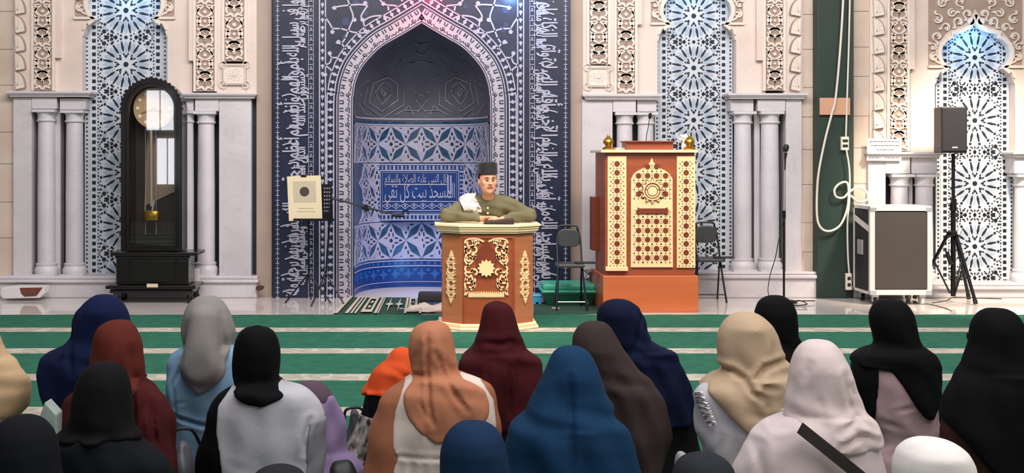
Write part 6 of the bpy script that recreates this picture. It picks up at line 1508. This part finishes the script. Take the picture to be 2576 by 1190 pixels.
# ------------------------------------------------------------ the speaker
YH = 11.86; kh = 11.7 / F
mx = (1227 - PX0) * 11.7 / F; hz_ = ZP(457, 11.7); th = .20
man = thing('person', 'man in an olive shirt and black cap leaning his folded arms on the lectern', 'person', (mx, YH, 0))
E_ = {}
hy = 11.70                       # head leans forward
shl = (mx - .185, 11.86, 1.13); shr = (mx + .20, 11.86, 1.13)
ell_ = (XP(1122, 11.6), 11.60, 1.035); elr = (XP(1333, 11.6), 11.60, 1.035)
wl_ = (mx - .055, 11.43, 1.015); wr_ = (mx + .115, 11.40, 1.012)
def headspace(x, y, z):
    dx, dy = x - mx, y - hy; c, s_ = math.cos(th), math.sin(th)
    return dx * c + dy * s_, -dx * s_ + dy * c, z - hz_     # face looks along -y, turned to its left
def man_body(x, y, z):
    a, b, c = headspace(x, y, z); aa = np.abs(a)
    d = ell(a, b, c, (0, .01, .025), (.084, .100, .115)); d = smin(d, ell(a, b, c, (0, -.03, -.06), (.062, .062, .058)), .035)
    d = smin(d, ell(a, b, c, (0, -.072, -.095), (.022, .02, .018)), .025)
    d = smin(d, cone(a, b, c, (0, -.092, .018), (0, -.112, -.018), .007, .012), .012); d = smin(d, ell(aa, b, c, (.013, -.098, -.022), (.009, .011, .008)), .006)
    d = smin(d, ell(aa, b, c, (.044, -.062, -.012), (.024, .02, .02)), .02)
    d = smin(d, cone(aa, b, c, (.012, -.094, .038), (.045, -.08, .036), .007, .006), .01)
    d = smax(d, -ell(aa, b, c, (.030, -.106, .014), (.019, .018, .011)), .008)
    d = smin(d, ell(a, b, c, (0, -.089, -.050), (.022, .012, .006)), .005); d = smin(d, ell(a, b, c, (0, -.086, -.063), (.020, .012, .007)), .005)
    d = smin(d, ell(aa, b, c, (.086, .012, -.002), (.010, .022, .033)), .008)
    d = smin(d, cone(x, y, z, (mx + .005, hy + .03, hz_ - .07), (mx + .005, YH - .02, 1.16), .055, .06), .03)
    t = cone(np.abs(x - mx), y, z, (.07, YH + .02, 1.10), (.055, YH + .12, .92), .09, .09); t = smin(t, cone(x, y, z, shl, shr, .05, .05), .06); d = smin(d, t, .04)
    for S_, E0, W in ((shl, ell_, wl_), (shr, elr, wr_)):
        d = smin(d, cone(x, y, z, S_, E0, .048, .038), .03); d = smin(d, cone(x, y, z, E0, W, .038, .025), .015)
    # hands laid over each other, fingers slightly curled
    for W, sg in ((wl_, 1), (wr_, -1)):
        pc = (W[0] + sg * .045, W[1] - .012, W[2] + (.012 if sg > 0 else -.004)); d = smin(d, ell(x, y, z, pc, (.045, .036, .015)), .015)
        for i, l in enumerate((.052, .062, .058, .045)):
            oy = -.028 + i * .019; k0 = (pc[0] + sg * .035, pc[1] + oy, pc[2] + .002); k1 = (k0[0] + sg * l * .55, k0[1] - .002, k0[2] + .002); k2 = (k0[0] + sg * l * .95, k0[1], k0[2] - .014)
            d = smin(d, np.minimum(cone(x, y, z, k0, k1, .0095, .0085), cone(x, y, z, k1, k2, .0085, .007)), .006)
        d = smin(d, np.minimum(cone(x, y, z, (pc[0] - sg * .015, pc[1] - .03, pc[2]), (pc[0] + sg * .015, pc[1] - .052, pc[2] + .004), .011, .010), cone(x, y, z, (pc[0] + sg * .015, pc[1] - .052, pc[2] + .004), (pc[0] + sg * .038, pc[1] - .056, pc[2]), .010, .008)), .008)
    for s2 in (-1, 1):
        xx = x - mx
        d = smin(d, cone(xx, y, z, (s2 * .085, YH + .14, .90), (s2 * .09, YH + .10, .50), .09, .062), .03)
        d = smin(d, cone(xx, y, z, (s2 * .09, YH + .10, .50), (s2 * .095, YH + .14, .09), .06, .038), .02)
        d = smin(d, cone(xx, y, z, (s2 * .095, YH + .15, .05), (s2 * .10, YH - .02, .04), .04, .032), .03)
    return smax(d, .012 - z, .01)
def reg_man(x, y, z):
    a, b, c = headspace(x, y, z)
    return np.where((np.abs(a) < .026) & (b < -.07) & (np.abs(c + .056) < .013), 1, 0)
sobj('body', surface(man_body, (mx - .56, 11.28, -.01), (mx + .56, 12.12, hz_ + .15), .0065, 1), [mat('man_skin', '#d29a7c', .5, var=.03), mat('lips', '#8f5145', .5)], man, reg_man)
def shirt(x, y, z, infl=0.):
    xx = x - mx
    t = cone(np.abs(xx), y, z, (.085, YH + .02, 1.10), (.075, YH + .12, .90), .115, .125); t = smin(t, cone(x, y, z, (shl[0] + .02, shl[1], shl[2] - .005), (shr[0] - .02, shr[1], shr[2] - .005), .068, .068), .07)
    d = smin(t, cone(x, y, z, (mx, YH - .03, 1.14), (mx + .004, YH - .05, 1.205), .085, .062), .04)
    for S_, E0, W in ((shl, ell_, wl_), (shr, elr, wr_)):
        d = smin(d, cone(x, y, z, S_, E0, .075, .058), .04); Wn = tuple(E0[k] + (W[k] - E0[k]) * .86 for k in range(3)); Wn = (Wn[0], Wn[1], Wn[2] + .006)
        d = smin(d, cone(x, y, z, (E0[0], E0[1], E0[2] + .004), Wn, .056, .040), .03)
    d = smin(d, cone(xx, y, z, (0, YH + .12, .92), (0, YH + .12, .78), .16, .17), .05)
    d = d + .005 * np.sin(38 * x + 30 * z + 2 * np.sin(12 * z)) * np.sin(20 * z - 14 * x + 1) + .003 * np.sin(70 * z + 20 * x)
    # open collar
    d = smax(d, -cone(x, y, z, (mx + .02, hy - .02, 1.32), (mx + .012, YH - .12, 1.185), .062, .018), .006)
    d = smax(d, -cone(x, y, z, (mx + .005, hy + .03, hz_ - .06), (mx + .005, YH - .03, 1.20), .06, .058), .008)
    return d - infl
sobj('shirt', surface(lambda x, y, z: smax(shirt(x, y, z), .976 - z + np.where(y > 11.85, 1, 0) * -.5, .004), (mx - .62, 11.28, .60), (mx + .62, 12.2, 1.36), .0075, 1), mat('olive_cloth', '#69654b', .8, col2='#5c5840', scale=6, bump=.3, bscale=14), man)
def trousers(x, y, z):
    xx = x - mx; d = cone(xx, y, z, (0, YH + .13, .93), (0, YH + .13, .86), .15, .15)
    for s2 in (-1, 1): d = smin(d, np.minimum(cone(xx, y, z, (s2 * .085, YH + .14, .88), (s2 * .09, YH + .10, .50), .105, .085), cone(xx, y, z, (s2 * .09, YH + .10, .50), (s2 * .095, YH + .14, .08), .085, .07)), .03)
    return smax(d + .004 * np.sin(24 * z) * np.sin(30 * x), .05 - z, .01)
sobj('trousers', surface(trousers, (mx - .3, 11.7, 0), (mx + .3, 12.2, 1.1), .010), mat('black_trousers', '#17171a', .8), man)
def shawl(x, y, z):
    sh = np.abs(shirt(x, y, z, .014)) - .006
    u = PX0 + x * F / 11.62
    # bounded by two slanting edges, drawn over the shoulder
    l = np.interp(z, [1.00, 1.10, 1.20, 1.3], [mx - .20, mx - .235, mx - .28, mx - .26]).astype(np.float32); r = np.interp(z, [1.00, 1.1, 1.2, 1.3], [mx - .045, mx - .06, mx - .115, mx - .08]).astype(np.float32)
    return smax(smax(sh, l - x, .004), x - r, .004) + 0 * y
sw_ = bpy.data.materials.new('white_printed_shawl'); sw_.use_nodes = True; nt = sw_.node_tree; bs = nt.nodes['Principled BSDF']; bs.inputs['Roughness'].default_value = .8
tc = nt.nodes.new('ShaderNodeTexCoord'); vo = nt.nodes.new('ShaderNodeTexVoronoi'); vo.feature = 'DISTANCE_TO_EDGE'; vo.inputs['Scale'].default_value = 17; rp = nt.nodes.new('ShaderNodeValToRGB'); e = rp.color_ramp.elements; e[0].color = hexc('#6a605c'); e[1].color = hexc('#efe6de'); e[1].position = .06
nt.links.new(tc.outputs['Object'], vo.inputs['Vector']); nt.links.new(vo.outputs['Distance'], rp.inputs[0]); nt.links.new(rp.outputs[0], bs.inputs['Base Color'])
sobj('shawl', surface(lambda x, y, z: smax(shawl(x, y, z), 1.055 - z + np.clip(y - 11.7, -1, 0) * 0, .004), (mx - .32, 11.5, 1.0), (mx + .02, 12.15, 1.34), .0055, 1), sw_, man)
def hair(x, y, z):
    a, b, c = headspace(x, y, z); d = ell(a, b, c, (0, .018, .03), (.090, .106, .118)); return smax(smax(d, -(b + .01 + c * .25), .008), -(c + .045), .008)
sobj('hair', surface(hair, (mx - .13, hy - .14, hz_ - .1), (mx + .13, hy + .16, hz_ + .17), .006), mat('black_hair', '#15110f', .6), man)
def cap(x, y, z):
    a, b, c = headspace(x, y, z); q = np.sqrt((a / .098) ** 2 + ((b - .01) / .114) ** 2); tap = 1 - .5 * np.clip(c - .06, 0, .2)
    d = (q - tap) * .095; d = smax(d, c - .188 + .006 * (a / .08) ** 2, .012); return smax(d, .070 + .10 * np.clip(-b, -.03, .06) * .2 - c, .003)
sobj('cap', surface(cap, (mx - .15, hy - .15, hz_ + .02), (mx + .15, hy + .17, hz_ + .23), .0055), mat('black_velvet', '#0a0a0e', .75, sheen=.2), man)
def hp(a, b, c):
    cc, s_ = math.cos(th), math.sin(th); return (mx + a * cc - b * s_, hy + a * s_ + b * cc, hz_ + c)
for sg in (-1, 1):
    mb = MB(); mb.tube([hp(sg * .014, -.102, .040), hp(sg * .032, -.100, .043), hp(sg * .052, -.086, .036)], [.0025, .0036, .002], 6); mb.build('eyebrow', M['dark'], man, smooth=True)
    mb = MB(); c = hp(sg * .030, -.090, .014)
    mb.lathe([(.001, -.004), (.008, -.003), (.012, 0), (.008, .003), (.001, .004)], c, 12); mb.build('eye', mat('dark_eye', '#2a1a16', .3), man, smooth=True)
mb = MB()
for v, y in ((523, 11.655), (536, 11.64)): c = P(1227, v, y); mb.tube([(c.x, c.y, c.z), (c.x, c.y - .012, c.z)], .009, 10)
mb.build('shirt_button', M['white'], man, smooth=True)
mb = MB(); a = P(1216, 0, 11.3).x; b = P(1292, 0, 11.3).x; zt_ = .975
mb.add([(a, 11.27, zt_), (b, 11.24, zt_), (b + .005, 11.36, zt_), (a + .01, 11.38, zt_), (a, 11.27, zt_ + .02), (b, 11.24, zt_ + .045), (b + .005, 11.36, zt_ + .05), (a + .01, 11.38, zt_ + .028)], [(0, 3, 2, 1), (4, 5, 6, 7), (0, 1, 5, 4), (1, 2, 6, 5), (2, 3, 7, 6), (3, 0, 4, 7)])
tag(mb.build('folded_book', mat('dark_brown_cover', '#2e211c', .5), bevel=.006), 'dark brown book lying on the lectern top under his hands', 'book')
